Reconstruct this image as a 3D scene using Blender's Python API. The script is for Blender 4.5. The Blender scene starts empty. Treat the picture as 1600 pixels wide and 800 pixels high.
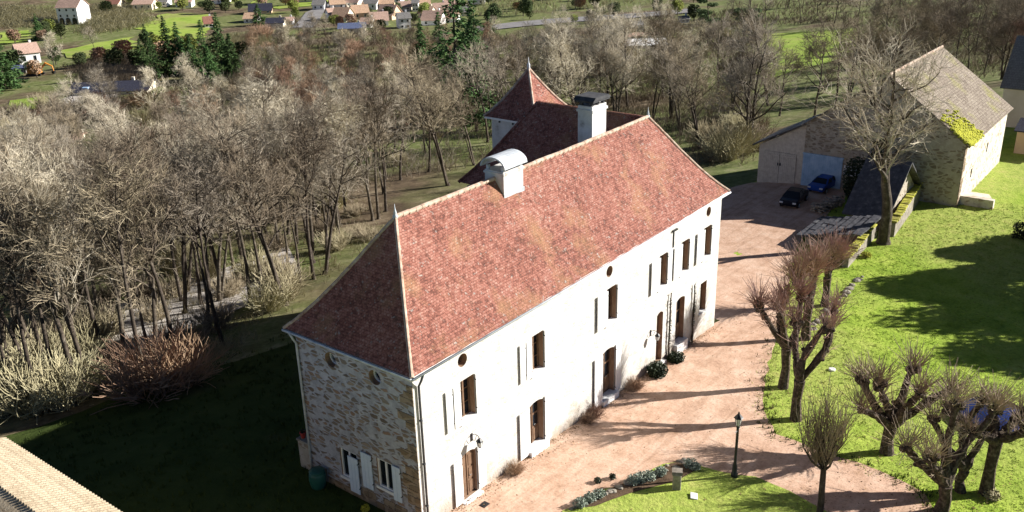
import bpy, bmesh, math, random
import numpy as np
from mathutils import Vector, Matrix, Euler
from mathutils.geometry import tessellate_polygon
R = math.radians
scene = bpy.context.scene
col = scene.collection

# ------------------------------------------------------------------ camera, sky, sun, exposure
YAW, PITCH, ROLL = 0.90372, 0.38169, -0.02757
CAM = Vector((-23.855, -24.271, 26.696))
FPX = 1440.28
_f = Vector((math.sin(YAW)*math.cos(PITCH), math.cos(YAW)*math.cos(PITCH), -math.sin(PITCH)))
_r0 = Vector((math.cos(YAW), -math.sin(YAW), 0)); _u0 = _r0.cross(_f)
_r = _r0*math.cos(ROLL) + _u0*math.sin(ROLL)
_u = -_r0*math.sin(ROLL) + _u0*math.cos(ROLL)
cam = bpy.data.cameras.new('Camera'); co = bpy.data.objects.new('Camera', cam); col.objects.link(co)
cam.sensor_width = 36; cam.lens = FPX/1600*36; cam.clip_end = 4000; cam.clip_start = 0.5
M4 = Matrix((_r, _u, -_f)).transposed().to_4x4(); M4.translation = CAM
co.matrix_world = M4
scene.camera = co

SUN_EL = 25.0
SUN_DIR = Vector((0.743*math.cos(R(SUN_EL)), -0.669*math.cos(R(SUN_EL)), math.sin(R(SUN_EL))))   # towards the sun
w = bpy.data.worlds.new('World'); scene.world = w; w.use_nodes = True
nt = w.node_tree
sky = nt.nodes.new('ShaderNodeTexSky'); sky.sky_type = 'NISHITA'; sky.sun_disc = False
sky.sun_elevation = R(SUN_EL); sky.sun_rotation = math.atan2(SUN_DIR.x, SUN_DIR.y)
sky.air_density = 0.5; sky.dust_density = 0.05; sky.altitude = 3000
nt.links.new(sky.outputs[0], nt.nodes['Background'].inputs[0]); nt.nodes['Background'].inputs[1].default_value = 0.05
sl = bpy.data.lights.new('sun', 'SUN'); sl.energy = 5.0; sl.angle = R(0.5); sl.color = (1.0, 0.955, 0.89)
so = bpy.data.objects.new('sun', sl); col.objects.link(so)
so.rotation_euler = SUN_DIR.to_track_quat('Z', 'Y').to_euler()
scene.view_settings.view_transform = 'Standard'; scene.view_settings.look = 'None'
scene.view_settings.exposure = 1.08; scene.view_settings.gamma = 1.0; scene.view_settings.use_curve_mapping = False
try:
    scene.cycles.max_bounces = 6; scene.cycles.diffuse_bounces = 2; scene.cycles.transparent_max_bounces = 6
except Exception: pass

# ------------------------------------------------------------------ ground height and pixel -> ground
_DU = [(-1e4, 0), (0, 0), (8, 0.5), (18, 2.4), (40, 6.0), (75, 9.6), (150, 16), (260, 21), (330, 22.5), (420, 22), (560, 17), (800, 4), (1500, -20)]
def _drop(u):
    for (a, b), (c, d) in zip(_DU, _DU[1:]):
        if u <= c:
            t = (u-a)/(c-a); return b + (d-b)*t
    return _DU[-1][1]
def g(x, y):
    z = -0.055*min(max(x, -30), 44)
    u = y - 8.5 + 0.28*max(0, x-45)
    if u > -6:
        d = (_drop(u-2)+_drop(u)+_drop(u+2)+_drop(u+4)+_drop(u-4))/5
        z -= d
        if u > 14:
            k = min(1, (u-14)/60)
            z += k*(0.5*math.sin(x*.06+1)*math.cos(y*.05) + 0.9*math.sin(x*.021+y*.017))
    return z
def ray(px, py): return _f + _r*((px-800)/FPX) - _u*((py-400)/FPX)
def at(px, py, dz=0.0):
    d = ray(px, py); t = 15.0; st = 1.0
    while t < 1500:
        p = CAM + d*t
        if p.z < g(p.x, p.y)+dz: break
        st = max(1.0, t*.02); t += st
    lo, hi = t-st, t
    for _ in range(22):
        m = (lo+hi)/2; p = CAM + d*m
        if p.z < g(p.x, p.y)+dz: hi = m
        else: lo = m
    p = CAM + d*hi
    return Vector((p.x, p.y, g(p.x, p.y)))
def depth(p): return (Vector(p)-CAM).dot(_f)
def mpp(p): return depth(p)/FPX

# ------------------------------------------------------------------ materials
def lin(c):   # sRGB 0-255 to linear
    return tuple(((v/255+.055)/1.055)**2.4 if v/255 > .04045 else v/255/12.92 for v in c)
class N:
    def __init__(s, name, rough=.9):
        s.m = bpy.data.materials.new(name); s.m.use_nodes = True
        s.t = s.m.node_tree; s.b = s.t.nodes['Principled BSDF']
        s.b.inputs['Roughness'].default_value = rough
        s.b.inputs['Specular IOR Level'].default_value = .25
    def n(s, k, **kw):
        x = s.t.nodes.new(k)
        for a, v in kw.items(): setattr(x, a, v)
        return x
    def l(s, a, b): s.t.links.new(a, b)
    def coord(s, which='Object', scale=(1,1,1)):
        c = s.n('ShaderNodeTexCoord'); mp = s.n('ShaderNodeMapping'); mp.inputs['Scale'].default_value = scale
        s.l(c.outputs[which], mp.inputs[0]); return mp.outputs[0]
    def pos(s, scale=(1,1,1)):
        c = s.n('ShaderNodeNewGeometry'); mp = s.n('ShaderNodeMapping'); mp.inputs['Scale'].default_value = scale
        s.l(c.outputs['Position'], mp.inputs[0]); return mp.outputs[0]
    def noise(s, vec, scale, detail=4, rough=.6):
        x = s.n('ShaderNodeTexNoise'); x.inputs['Scale'].default_value = scale; x.inputs['Detail'].default_value = detail
        x.inputs['Roughness'].default_value = rough
        s.l(vec, x.inputs['Vector']); return x.outputs['Fac']
    def ramp(s, fac, stops, interp='LINEAR'):
        x = s.n('ShaderNodeValToRGB'); cr = x.color_ramp; cr.interpolation = interp
        while len(cr.elements) < len(stops): cr.elements.new(.5)
        for e, (p, c) in zip(cr.elements, stops):
            e.position = p; e.color = (*c, 1) if len(c) == 3 else c
        s.l(fac, x.inputs[0]); return x.outputs[0]
    def mix(s, fac, a, b, mode='MIX'):
        x = s.n('ShaderNodeMix'); x.data_type = 'RGBA'; x.blend_type = mode
        for v, i in ((fac, 0), (a, 6), (b, 7)):
            if hasattr(v, 'is_linked'): s.l(v, x.inputs[i])
            elif i == 0: x.inputs[0].default_value = v
            else: x.inputs[i].default_value = (*v, 1)
        return x.outputs[2]
    def math(s, op, a, b=None):
        x = s.n('ShaderNodeMath', operation=op)
        for v, i in ((a, 0), (b, 1)):
            if v is None: continue
            if hasattr(v, 'is_linked'): s.l(v, x.inputs[i])
            else: x.inputs[i].default_value = v
        return x.outputs[0]
    def bump(s, h, strength=.4, dist=.03):
        x = s.n('ShaderNodeBump'); x.inputs['Strength'].default_value = strength; x.inputs['Distance'].default_value = dist
        s.l(h, x.inputs['Height']); s.l(x.outputs[0], s.b.inputs['Normal'])
    def color(s, c):
        if hasattr(c, 'is_linked'): s.l(c, s.b.inputs['Base Color'])
        else: s.b.inputs['Base Color'].default_value = (*c, 1)
        return s

def mottle(name, stops, scale, rough=.9, bump=.3, bd=.02, vec='Object', detail=5, rnd=0.0, spec=None):
    """one surface whose colour wanders along a ramp, with a fine relief"""
    k = N(name, rough); v = k.coord(vec) if vec != 'Position' else k.pos()
    f = k.noise(v, scale, detail, .65)
    c = k.ramp(f, stops)
    if rnd:
        oi = k.n('ShaderNodeObjectInfo')
        hv = k.n('ShaderNodeHueSaturation')
        k.l(k.math('MULTIPLY_ADD', oi.outputs['Random'], rnd), hv.inputs['Value'])
        hv.inputs['Value'].links[0].from_node.inputs[2].default_value = 1-rnd/2
        k.l(k.math('MULTIPLY_ADD', oi.outputs['Random'], .022), hv.inputs['Hue'])
        hv.inputs['Hue'].links[0].from_node.inputs[2].default_value = .494
        k.l(c, hv.inputs['Color']); c = hv.outputs[0]
    k.color(c)
    if bump: k.bump(k.noise(v, scale*4, 4), bump, bd)
    if spec is not None: k.b.inputs['Specular IOR Level'].default_value = spec
    return k.m
def plain(name, c, rough=.6, metal=0, spec=.4, var=.12, scale=3):
    return mottle(name, [(.3, tuple(v*(1-var) for v in c)), (.7, tuple(min(1, v*(1+var)) for v in c))], scale, rough, .08, .01, spec=spec)

def tile_mat(name, cols, tw=.18, th=.12, dark=.45, patch=None, speck=None):
    """plain-tile roof: courses and joints that follow the slope, each tile its own tone, weathered patches"""
    k = N(name, .9)
    geo = k.n('ShaderNodeNewGeometry'); tc = k.n('ShaderNodeTexCoord')
    sp = k.n('ShaderNodeSeparateXYZ'); k.l(tc.outputs['Object'], sp.inputs[0])
    sn = k.n('ShaderNodeSeparateXYZ'); k.l(tc.outputs['Normal'], sn.inputs[0])
    ax = k.math('GREATER_THAN', k.math('ABSOLUTE', sn.outputs[0]), k.math('ABSOLUTE', sn.outputs[1]))
    mx = k.n('ShaderNodeMix'); k.l(ax, mx.inputs[0]); k.l(sp.outputs[0], mx.inputs[2]); k.l(sp.outputs[1], mx.inputs[3])
    cb = k.n('ShaderNodeCombineXYZ'); k.l(mx.outputs[0], cb.inputs[0]); k.l(k.math('MULTIPLY', sp.outputs[2], 1.22), cb.inputs[1])
    br = k.n('ShaderNodeTexBrick'); k.l(cb.outputs[0], br.inputs['Vector'])
    br.inputs['Scale'].default_value = 1; br.inputs['Brick Width'].default_value = tw; br.inputs['Row Height'].default_value = th
    br.inputs['Mortar Size'].default_value = .012; br.inputs['Color1'].default_value = (0,0,0,1); br.inputs['Color2'].default_value = (1,1,1,1)
    br.inputs['Mortar'].default_value = (.0,.0,.0,1); br.inputs['Bias'].default_value = 0
    n1 = k.noise(tc.outputs['Object'], 4.2, 5, .85)
    n2 = k.noise(tc.outputs['Object'], .55, 5, .6)
    f = k.math('ADD', k.math('MULTIPLY', br.outputs['Color'], .16), k.math('ADD', k.math('MULTIPLY', n1, 1.05), k.math('MULTIPLY', n2, .35)))
    c = k.ramp(k.math('MULTIPLY_ADD', f, .9), cols)
    f2 = c.node.inputs[0].links[0].from_node; f2.inputs[2].default_value = -.2
    if patch:
        n3 = k.noise(tc.outputs['Object'], patch[1], 6, .7)
        c = k.mix(k.ramp(n3, [(patch[2], (0,0,0)), (patch[2]+.16, (.75,.75,.75))]), c, patch[0])
    if speck:
        n4 = k.noise(tc.outputs['Object'], speck[1], 4, .7)
        c = k.mix(k.ramp(n4, [(speck[2], (0,0,0)), (speck[2]+.05, (.8,.8,.8))]), c, speck[0])
        n5 = k.noise(k.coord('Object', (1,1,.35)), 2.6, 4, .7)
        c = k.mix(k.ramp(n5, [(.60, (0,0,0)), (.68, (.7,.7,.7))]), c, (.10,.06,.045))
    c = k.mix(k.math('MULTIPLY', br.outputs['Fac'], dark), c, (.03,.02,.015))
    k.color(c)
    k.bump(k.math('ADD', k.math('MULTIPLY', br.outputs['Fac'], -.25), k.math('MULTIPLY', n1, 2.0)), .8, .05)
    return k.m

def rubble_mat(name, mortar, stones, thr=.45, sc=(2.4, 5.2), cover=.5, damp=False):
    """rubble wall: flat stones of different tones showing through pale mortar"""
    k = N(name, .95)
    tc = k.n('ShaderNodeTexCoord'); sp = k.n('ShaderNodeSeparateXYZ'); k.l(tc.outputs['Object'], sp.inputs[0])
    cb = k.n('ShaderNodeCombineXYZ'); k.l(k.math('MULTIPLY', k.math('ADD', sp.outputs[0], sp.outputs[1]), sc[0]), cb.inputs[0]); k.l(k.math('MULTIPLY', sp.outputs[2], sc[1]), cb.inputs[1])
    wob = k.n('ShaderNodeTexNoise'); wob.inputs['Scale'].default_value = 1.3; wob.inputs['Detail'].default_value = 3; k.l(cb.outputs[0], wob.inputs['Vector'])
    va = k.n('ShaderNodeVectorMath', operation='MULTIPLY_ADD'); k.l(wob.outputs['Color'], va.inputs[0]); va.inputs[1].default_value = (.55,.55,0); k.l(cb.outputs[0], va.inputs[2])
    v1 = k.n('ShaderNodeTexVoronoi'); v1.feature = 'DISTANCE_TO_EDGE'; v1.inputs['Scale'].default_value = 1; k.l(va.outputs[0], v1.inputs['Vector'])
    v2 = k.n('ShaderNodeTexVoronoi'); v2.feature = 'F1'; v2.inputs['Scale'].default_value = 1; k.l(va.outputs[0], v2.inputs['Vector'])
    sc_ = k.n('ShaderNodeSeparateColor'); k.l(v2.outputs['Color'], sc_.inputs[0])
    edge = k.ramp(v1.outputs['Distance'], [(.10, (0,0,0)), (.17, (1,1,1))])
    show = k.ramp(k.math('ADD', k.math('MULTIPLY', sc_.outputs[1], .75), k.math('MULTIPLY', k.noise(tc.outputs['Object'], .9, 3), .5)), [(thr, (0,0,0)), (thr+.06, (1,1,1))])
    stone = k.ramp(sc_.outputs[0], stones)
    nz = k.noise(tc.outputs['Object'], 9, 5, .7)
    stone = k.mix(k.math('MULTIPLY', nz, .7), stone, (.12,.09,.06))
    mo = k.ramp(k.noise(tc.outputs['Object'], 1.7, 6, .7), mortar)
    msk = k.math('MULTIPLY', k.math('MULTIPLY', edge, show), cover)
    cc = k.mix(msk, mo, stone)
    if damp:   # splash stains along the foot of the wall, rain streaks and patched render
        hh = k.math('ADD', sp.outputs[2], k.math('MULTIPLY', sp.outputs[0], .055))
        st = k.noise(k.coord('Object', (2.4, 2.4, .22)), 1.4, 5, .7)
        pt = k.noise(tc.outputs['Object'], .7, 6, .75)
        low = k.ramp(k.math('MULTIPLY_ADD', hh, -.36), [(.0, (0,0,0)), (.55, (1,1,1))]); ad = low.node.inputs[0].links[0].from_node; k.l(k.math('MULTIPLY_ADD', pt, 1.6), ad.inputs[2]); ad.inputs[2].links[0].from_node.inputs[2].default_value = -.35
        cc = k.mix(k.math('MULTIPLY', low, .8), cc, (.30,.225,.15))
        cc = k.mix(k.math('MULTIPLY', k.ramp(st, [(.52, (0,0,0)), (.68, (1,1,1))]), .38), cc, (.42,.39,.34))
        cc = k.mix(k.math('MULTIPLY', k.ramp(pt, [(.56, (0,0,0)), (.60, (1,1,1))]), .30), cc, (.52,.465,.36))
    k.color(cc)
    k.bump(k.math('ADD', k.math('MULTIPLY', msk, 1.0), k.math('MULTIPLY', nz, .7)), .9, .05)
    return k.m

def ground_mat(name, stops, sc1, sc2, stops2=None, thr=.55, bump=.5, bd=.06, fine=None, tracks=False):
    k = N(name, 1.0); v = k.pos(); k.b.inputs['Specular IOR Level'].default_value = .1
    a = k.ramp(k.noise(v, sc1, 8, .65), stops)
    if stops2:
        b = k.ramp(k.noise(v, sc1*1.7, 8, .7), stops2)
        a = k.mix(k.ramp(k.noise(v, sc2, 5, .6), [(thr-.06, (0,0,0)), (thr+.06, (1,1,1))]), a, b)
    if fine:
        a = k.mix(fine[2], a, k.ramp(k.noise(v, fine[0], 3, .8), fine[1]), 'MULTIPLY')
    if tracks:   # long faint wheel runs, and bare darker earth where they cross
        t_ = k.ramp(k.noise(k.pos((.10, 1.5, 1)), 1.0, 3, .6), [(.36, (.70,.66,.62)), (.47, (1,1,1)), (.60, (1,1,1)), (.70, (.80,.77,.74))])
        a = k.mix(.5, a, t_, 'MULTIPLY')
    k.color(a)
    k.bump(k.noise(v, sc1*6, 5, .7), bump, bd)
    return k.m

MT = {}
MT['terrain'] = ground_mat('leaf_litter', [(.3, (.07,.05,.033)), (.5, (.17,.125,.08)), (.7, (.34,.27,.18))], .3, .022, [(.3, (.09,.12,.035)), (.5, (.19,.22,.075)), (.7, (.36,.34,.19))], .46, fine=(2.5, [(.3,(.45,.45,.45)),(.7,(1,1,1))], .8))
MT['lawn'] = ground_mat('lawn_grass', [(.28, (.19,.28,.035)), (.46, (.31,.43,.055)), (.6, (.40,.50,.085)), (.75, (.47,.50,.14)), (.85, (.40,.34,.16))], .5, .05, [(.3, (.22,.29,.05)), (.5, (.38,.45,.10)), (.7, (.45,.44,.14))], .52, .9, .13, fine=(5, [(.3,(.55,.6,.5)),(.62,(1,1,1))], .85))
MT['shadelawn'] = ground_mat('shaded_grass', [(.3, (.035,.055,.012)), (.6, (.06,.085,.02)), (.8, (.09,.10,.035))], .5, .06, [(.3, (.06,.05,.025)), (.7, (.11,.10,.05))], .6, .9, .1)  # lawn grass darkened in its colour where the house's shade lies
MT['field'] = ground_mat('meadow_grass', [(.3, (.21,.31,.05)), (.5, (.33,.44,.08)), (.7, (.42,.46,.13))], .12, .03, [(.3, (.25,.28,.08)), (.7, (.38,.36,.16))], .56, fine=(.9, [(.3,(.6,.6,.5)),(.7,(1,1,1))], .7))
MT['gravel'] = ground_mat('pink_gravel', [(.25, (.36,.22,.15)), (.45, (.56,.37,.265)), (.6, (.66,.475,.36)), (.78, (.74,.58,.46))], .55, .10, [(.3, (.42,.265,.175)), (.5, (.60,.40,.29)), (.7, (.70,.52,.40))], .5, .7, .05, tracks=True, fine=(7, [(.25,(.5,.47,.46)),(.55,(1,1,1))], .65))
MT['paleground'] = ground_mat('pale_track', [(.3, (.42,.38,.34)), (.7, (.62,.58,.54))], .3, .1)
MT['asphalt'] = ground_mat('pale_asphalt', [(.3, (.20,.19,.19)), (.7, (.30,.29,.29))], .3, .1)
MT['soil'] = ground_mat('dark_soil', [(.3, (.05,.033,.02)), (.7, (.15,.10,.065))], 1.2, .3, bd=.1)
MT['roof'] = tile_mat('clay_tiles', [(.26, (.08,.038,.032)), (.40, (.20,.078,.058)), (.50, (.33,.13,.095)), (.60, (.41,.195,.15)), (.72, (.46,.30,.235)), (.88, (.48,.42,.37))], tw=.17, th=.12, dark=.16, patch=((.40,.225,.12), .33, .53), speck=((.40,.38,.34), 5.0, .61))
MT['roofold'] = tile_mat('old_clay_tiles', [(.30, (.018,.014,.013)), (.5, (.035,.026,.023)), (.72, (.06,.045,.04)), (.93, (.16,.16,.17))], patch=((.02,.022,.018), .8, .55))
MT['barnroof'] = tile_mat('lichened_tiles', [(.28, (.11,.085,.065)), (.45, (.22,.175,.135)), (.62, (.33,.28,.22)), (.85, (.44,.40,.33))], tw=.22, th=.2, patch=((.27,.26,.07), .30, .53))
MT['canal'] = tile_mat('pale_tiles', [(.3, (.26,.20,.13)), (.45, (.42,.34,.235)), (.65, (.51,.43,.31)), (.9, (.40,.35,.275))], tw=.2, th=.3, dark=.12)
MT['ridge'] = mottle('mortared_ridge_tiles', [(.3, (.30,.17,.12)), (.5, (.50,.38,.29)), (.7, (.62,.54,.45))], 3.0, .9, .5, .03)
MT['facade'] = rubble_mat('lime_render', [(.22, (.46,.41,.33)), (.40, (.58,.56,.52)), (.7, (.64,.635,.625))], [(.0, (.46,.37,.26)), (.5, (.56,.50,.40)), (1, (.42,.35,.26))], .72, (2.0, 4.4), .22, True)
MT['rubble'] = rubble_mat('rubble_stone', [(.3, (.26,.26,.285)), (.5, (.385,.385,.42)), (.7, (.50,.50,.535))], [(.0, (.13,.09,.065)), (.2, (.34,.225,.14)), (.4, (.20,.165,.14)), (.6, (.42,.335,.25)), (.8, (.36,.20,.115)), (1, (.27,.22,.18))], .42, (1.9, 5.0), .9)  # mortar tinted bluish to carry the sky light on the shaded gable
MT['quoin'] = rubble_mat('brown_ashlar', [(.3, (.25,.19,.13)), (.7, (.36,.28,.20))], [(.0, (.18,.13,.08)), (.5, (.30,.21,.13)), (1, (.24,.18,.13))], .2, (1.3, 2.6), .9)
MT['barnwall'] = rubble_mat('barn_stone', [(.3, (.34,.29,.23)), (.6, (.46,.41,.34)), (.8, (.56,.52,.45))], [(.0, (.20,.15,.11)), (.5, (.34,.26,.18)), (1, (.27,.23,.18))], .5, (1.8, 4.0), .8)
MT['barnlime'] = rubble_mat('barn_lime_render', [(.3, (.50,.42,.32)), (.5, (.66,.60,.50)), (.75, (.76,.72,.64))], [(.0, (.36,.22,.14)), (.5, (.44,.36,.27)), (1, (.34,.28,.22))], .74, (1.5, 3.2), .8)
MT['reveal'] = mottle('shade_brown_reveal', [(.3, (.24,.15,.10)), (.7, (.38,.26,.18))], 2.5)  # white reveals coloured brown, so their shade sits in the base colour
MT['white'] = mottle('white_paint', [(.3, (.78,.78,.77)), (.7, (.86,.86,.85))], 2, .55, .1)
MT['bluewhite'] = mottle('pale_blue_paint', [(.3, (.55,.66,.80)), (.7, (.68,.76,.86))], 2, .5, .1)
MT['oak'] = mottle('brown_wood', [(.3, (.13,.075,.045)), (.7, (.24,.15,.095))], 4, .7, .3)
MT['planks'] = mottle('weathered_planks', [(.3, (.50,.44,.38)), (.7, (.72,.66,.58))], 3, .85, .4)
MT['glass'] = N('dark_glass', .08).color((.012,.016,.022)).m
MT['zinc'] = mottle('zinc', [(.3, (.34,.37,.40)), (.5,(.52,.55,.58)), (.7, (.62,.65,.67))], 2.2, .45, .1)
MT['pipe'] = mottle('dark_pipe', [(.3, (.05,.055,.065)), (.7, (.10,.105,.12))], 3, .5, .1)
MT['iron'] = plain('black_iron', (.018,.018,.02), .45)
MT['cap'] = mottle('dark_slab', [(.3, (.035,.035,.04)), (.7, (.09,.09,.095))], 3)
MT['render'] = mottle('chimney_render', [(.32, (.36,.33,.30)), (.42, (.58,.56,.53)), (.7, (.76,.75,.73))], 1.3, .95, .4)
MT['bark'] = mottle('grey_brown_bark', [(.3, (.035,.027,.021)), (.55, (.095,.075,.058)), (.75, (.24,.205,.165))], 2.2, 1, .8, .06, rnd=.7)
MT['twig'] = mottle('pale_twigs', [(.3, (.26,.215,.155)), (.5, (.43,.37,.285)), (.7, (.60,.535,.435))], .5, 1, 0, rnd=.8)
MT['twigdark'] = mottle('brown_twigs', [(.3, (.125,.095,.065)), (.5, (.24,.19,.135)), (.7, (.39,.32,.235))], .5, 1, 0, rnd=.8)
MT['twigred'] = mottle('reddish_shoots', [(.3, (.25,.14,.115)), (.5, (.40,.25,.205)), (.7, (.52,.38,.32))], .8, 1, 0, rnd=.3)
MT['twigrust'] = mottle('rusty_leaves', [(.3, (.20,.115,.075)), (.5, (.31,.195,.135)), (.7, (.42,.29,.215))], .8, 1, 0, rnd=.4)
MT['twigtan'] = mottle('tan_shoots', [(.3, (.24,.17,.12)), (.5, (.38,.29,.215)), (.7, (.52,.43,.34))], .8, 1, 0, rnd=.3)
MT['straw'] = mottle('straw_twigs', [(.3, (.26,.22,.13)), (.5, (.38,.33,.21)), (.7, (.50,.45,.31))], .8, 1, 0, rnd=.3)
MT['pbark'] = mottle('pollard_bark', [(.3, (.025,.018,.014)), (.48, (.075,.055,.042)), (.62, (.17,.13,.10)), (.75, (.27,.24,.17))], 5, 1, 1.0, .09)
MT['needle'] = mottle('conifer_needles', [(.3, (.03,.065,.02)), (.5, (.065,.125,.035)), (.7, (.14,.205,.06))], 1.2, .8, 0, rnd=.5)
MT['pine'] = mottle('pine_needles', [(.3, (.03,.06,.02)), (.7, (.10,.15,.05))], 1.2, .8, 0)
MT['leaf'] = mottle('dark_leaves', [(.3, (.01,.018,.006)), (.7, (.03,.045,.016))], 2, .6, 0)
MT['lav'] = mottle('grey_green_leaves', [(.3, (.16,.20,.15)), (.7, (.34,.38,.32))], 5, .9, 0)
MT['yellow'] = mottle('yellow_flowers', [(.3, (.45,.40,.03)), (.7, (.70,.65,.08))], 5, .9, 0)
MT['moss'] = mottle('mossy_coping', [(.3, (.20,.16,.09)), (.45, (.34,.33,.06)), (.6, (.46,.46,.06)), (.75, (.36,.32,.22))], 1.1, 1, .9, .08)
MT['mossroof'] = mottle('bright_moss', [(.3, (.26,.27,.03)), (.6, (.44,.44,.04)), (.8, (.50,.47,.10))], 1.6, 1, .9, .08)
MT['stone'] = mottle('field_stone', [(.3, (.15,.13,.11)), (.55, (.30,.265,.22)), (.75, (.46,.43,.38))], 2.5, 1, .6, .04, rnd=.3)
MT['slate'] = mottle('dark_slates', [(.3, (.03,.03,.035)), (.55, (.07,.07,.08)), (.75, (.18,.18,.18))], 2.5, .5, .4, .03, spec=.5)
MT['bluedoor'] = mottle('blue_paint', [(.3, (.26,.42,.62)), (.5, (.36,.53,.74)), (.7, (.48,.63,.80))], 1.4, .5, .15)
MT['carblue'] = N('dark_blue_car_paint', .25).color((.02,.07,.32)).m
MT['carblack'] = N('black_car_paint', .25).color((.012,.012,.018)).m
MT['rubber'] = plain('black_rubber', (.015,.015,.015), .8)
MT['chrome'] = N('headlight_glass', .15).color((.7,.72,.75)).m
MT['poolblue'] = mottle('blue_pool_cover', [(.3, (.008,.016,.075)), (.7, (.014,.03,.13))], .8, .4, .15)
MT['greycover'] = mottle('grey_cover', [(.3, (.10,.11,.16)), (.7, (.17,.18,.24))], 1.5, .6, .2)
MT['green'] = plain('green_plastic', (.02,.10,.075), .4)
MT['red'] = plain('red_clay', (.45,.05,.04), .6)
MT['orange'] = plain('orange_machine_paint', (.62,.25,.04), .5)
MT['lampglass'] = N('lamp_glass', .1).color((.75,.75,.72)).m
def roofcol(name, c): return tile_mat(name, [(.3, tuple(v*.6 for v in c)), (.55, c), (.85, tuple(min(.9, v*1.25) for v in c))], tw=.3, th=.3)
MT['rpink'] = roofcol('pale_pink_tiles', (.56,.38,.30))
MT['rorange'] = roofcol('pale_orange_tiles', (.60,.40,.27))
MT['rred'] = roofcol('red_brown_tiles', (.32,.15,.11))
MT['rblue'] = roofcol('blue_grey_slates', (.12,.15,.26))
MT['rdark'] = roofcol('dark_slate_roof', (.035,.037,.06))
MT['rgrey'] = roofcol('grey_tiles', (.22,.21,.20))
MT['wcream'] = mottle('cream_render', [(.3, (.68,.60,.46)), (.7, (.80,.73,.60))], .5)
MT['wpeach'] = mottle('peach_render', [(.3, (.62,.42,.27)), (.7, (.74,.54,.38))], .5)
MT['wwhite'] = mottle('white_render', [(.3, (.76,.75,.73)), (.7, (.86,.85,.84))], .5)

# ------------------------------------------------------------------ mesh builder
class MB:
    def __init__(s): s.v = []; s.f = []; s.mi = []
    def face(s, pts, m=0):
        i = len(s.v); s.v += [tuple(p) for p in pts]; s.f.append(tuple(range(i, i+len(pts)))); s.mi.append(m)
    def box(s, x0, y0, z0, x1, y1, z1, m=0, M=None):
        p = [Vector(q) for q in ((x0,y0,z0),(x1,y0,z0),(x1,y1,z0),(x0,y1,z0),(x0,y0,z1),(x1,y0,z1),(x1,y1,z1),(x0,y1,z1))]
        if M is not None: p = [M @ q for q in p]
        i = len(s.v); s.v += [tuple(q) for q in p]
        for f in ((0,3,2,1),(4,5,6,7),(0,1,5,4),(1,2,6,5),(2,3,7,6),(3,0,4,7)): s.f.append(tuple(i+k for k in f)); s.mi.append(m)
    def tube(s, pts, rad, n=6, cap=True, m=0):
        pts = [Vector(p) for p in pts]
        if not hasattr(rad, '__len__'): rad = [rad]*len(pts)
        i0 = len(s.v)
        d = (pts[1]-pts[0]).normalized()
        a = d.orthogonal().normalized()
        for k, p in enumerate(pts):
            if k == 0: t = pts[1]-pts[0]
            elif k == len(pts)-1: t = pts[-1]-pts[-2]
            else: t = pts[k+1]-pts[k-1]
            t.normalize(); a = (a - t*a.dot(t))
            if a.length < 1e-5: a = t.orthogonal()
            a.normalize(); b = t.cross(a)
            for j in range(n):
                an = 2*math.pi*j/n
                q = p + (a*math.cos(an)+b*math.sin(an))*rad[k]; s.v.append((q.x, q.y, q.z))
        for k in range(len(pts)-1):
            for j in range(n):
                A = i0+k*n+j; B = i0+k*n+(j+1) % n
                s.f.append((A, B, B+n, A+n)); s.mi.append(m)
        if cap:
            s.f.append(tuple(i0+j for j in range(n))[::-1]); s.mi.append(m)
            e = i0+(len(pts)-1)*n; s.f.append(tuple(e+j for j in range(n))); s.mi.append(m)
    def lathe(s, prof, n=16, c=(0,0,0), m=0):
        i0 = len(s.v)
        for (r, z) in prof:
            for j in range(n):
                an = 2*math.pi*j/n; s.v.append((c[0]+r*math.cos(an), c[1]+r*math.sin(an), c[2]+z))
        for k in range(len(prof)-1):
            for j in range(n):
                A = i0+k*n+j; B = i0+k*n+(j+1) % n; s.f.append((A, B, B+n, A+n)); s.mi.append(m)
        s.f.append(tuple(i0+j for j in range(n))[::-1]); s.mi.append(m)
        e = i0+(len(prof)-1)*n; s.f.append(tuple(e+j for j in range(n))); s.mi.append(m)
    def prism(s, poly, y0, y1, m=0, plane='xz'):
        """closed outline swept between two planes"""
        n = len(poly)
        def P(a, b, d): return (a, d, b) if plane == 'xz' else ((d, a, b) if plane == 'yz' else (a, b, d))
        A = [P(a, b, y0) for a, b in poly]; B = [P(a, b, y1) for a, b in poly]
        i = len(s.v); s.v += A+B
        s.f.append(tuple(i+k for k in range(n))); s.mi.append(m)
        s.f.append(tuple(i+n+k for k in range(n))[::-1]); s.mi.append(m)
        for k in range(n):
            s.f.append((i+k, i+n+k, i+n+(k+1) % n, i+(k+1) % n)); s.mi.append(m)
    def mesh(s, name, mats, smooth=False):
        me = bpy.data.meshes.new(name); me.from_pydata(s.v, [], s.f)
        for m in (mats if isinstance(mats, (list, tuple)) else [mats]): me.materials.append(MT[m] if isinstance(m, str) else m)
        if any(s.mi): me.polygons.foreach_set('material_index', s.mi)
        if smooth: me.polygons.foreach_set('use_smooth', [True]*len(me.polygons))
        me.update(); return me
    def build(s, name, mats, parent=None, smooth=False, fix=True):
        me = s.mesh(name, mats, smooth)
        if fix and len(s.f) < 6000:
            bm = bmesh.new(); bm.from_mesh(me); bmesh.ops.recalc_face_normals(bm, faces=bm.faces); bm.to_mesh(me); bm.free()
        return link(name, me, parent)
def link(name, me, parent=None):
    o = bpy.data.objects.new(name, me); col.objects.link(o)
    if parent: o.parent = parent
    return o
def empty(name, loc=(0,0,0), rz=0.0):
    o = bpy.data.objects.new(name, None); col.objects.link(o); o.location = loc; o.rotation_euler = (0,0,rz); o.empty_display_size = .3; return o
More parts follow.
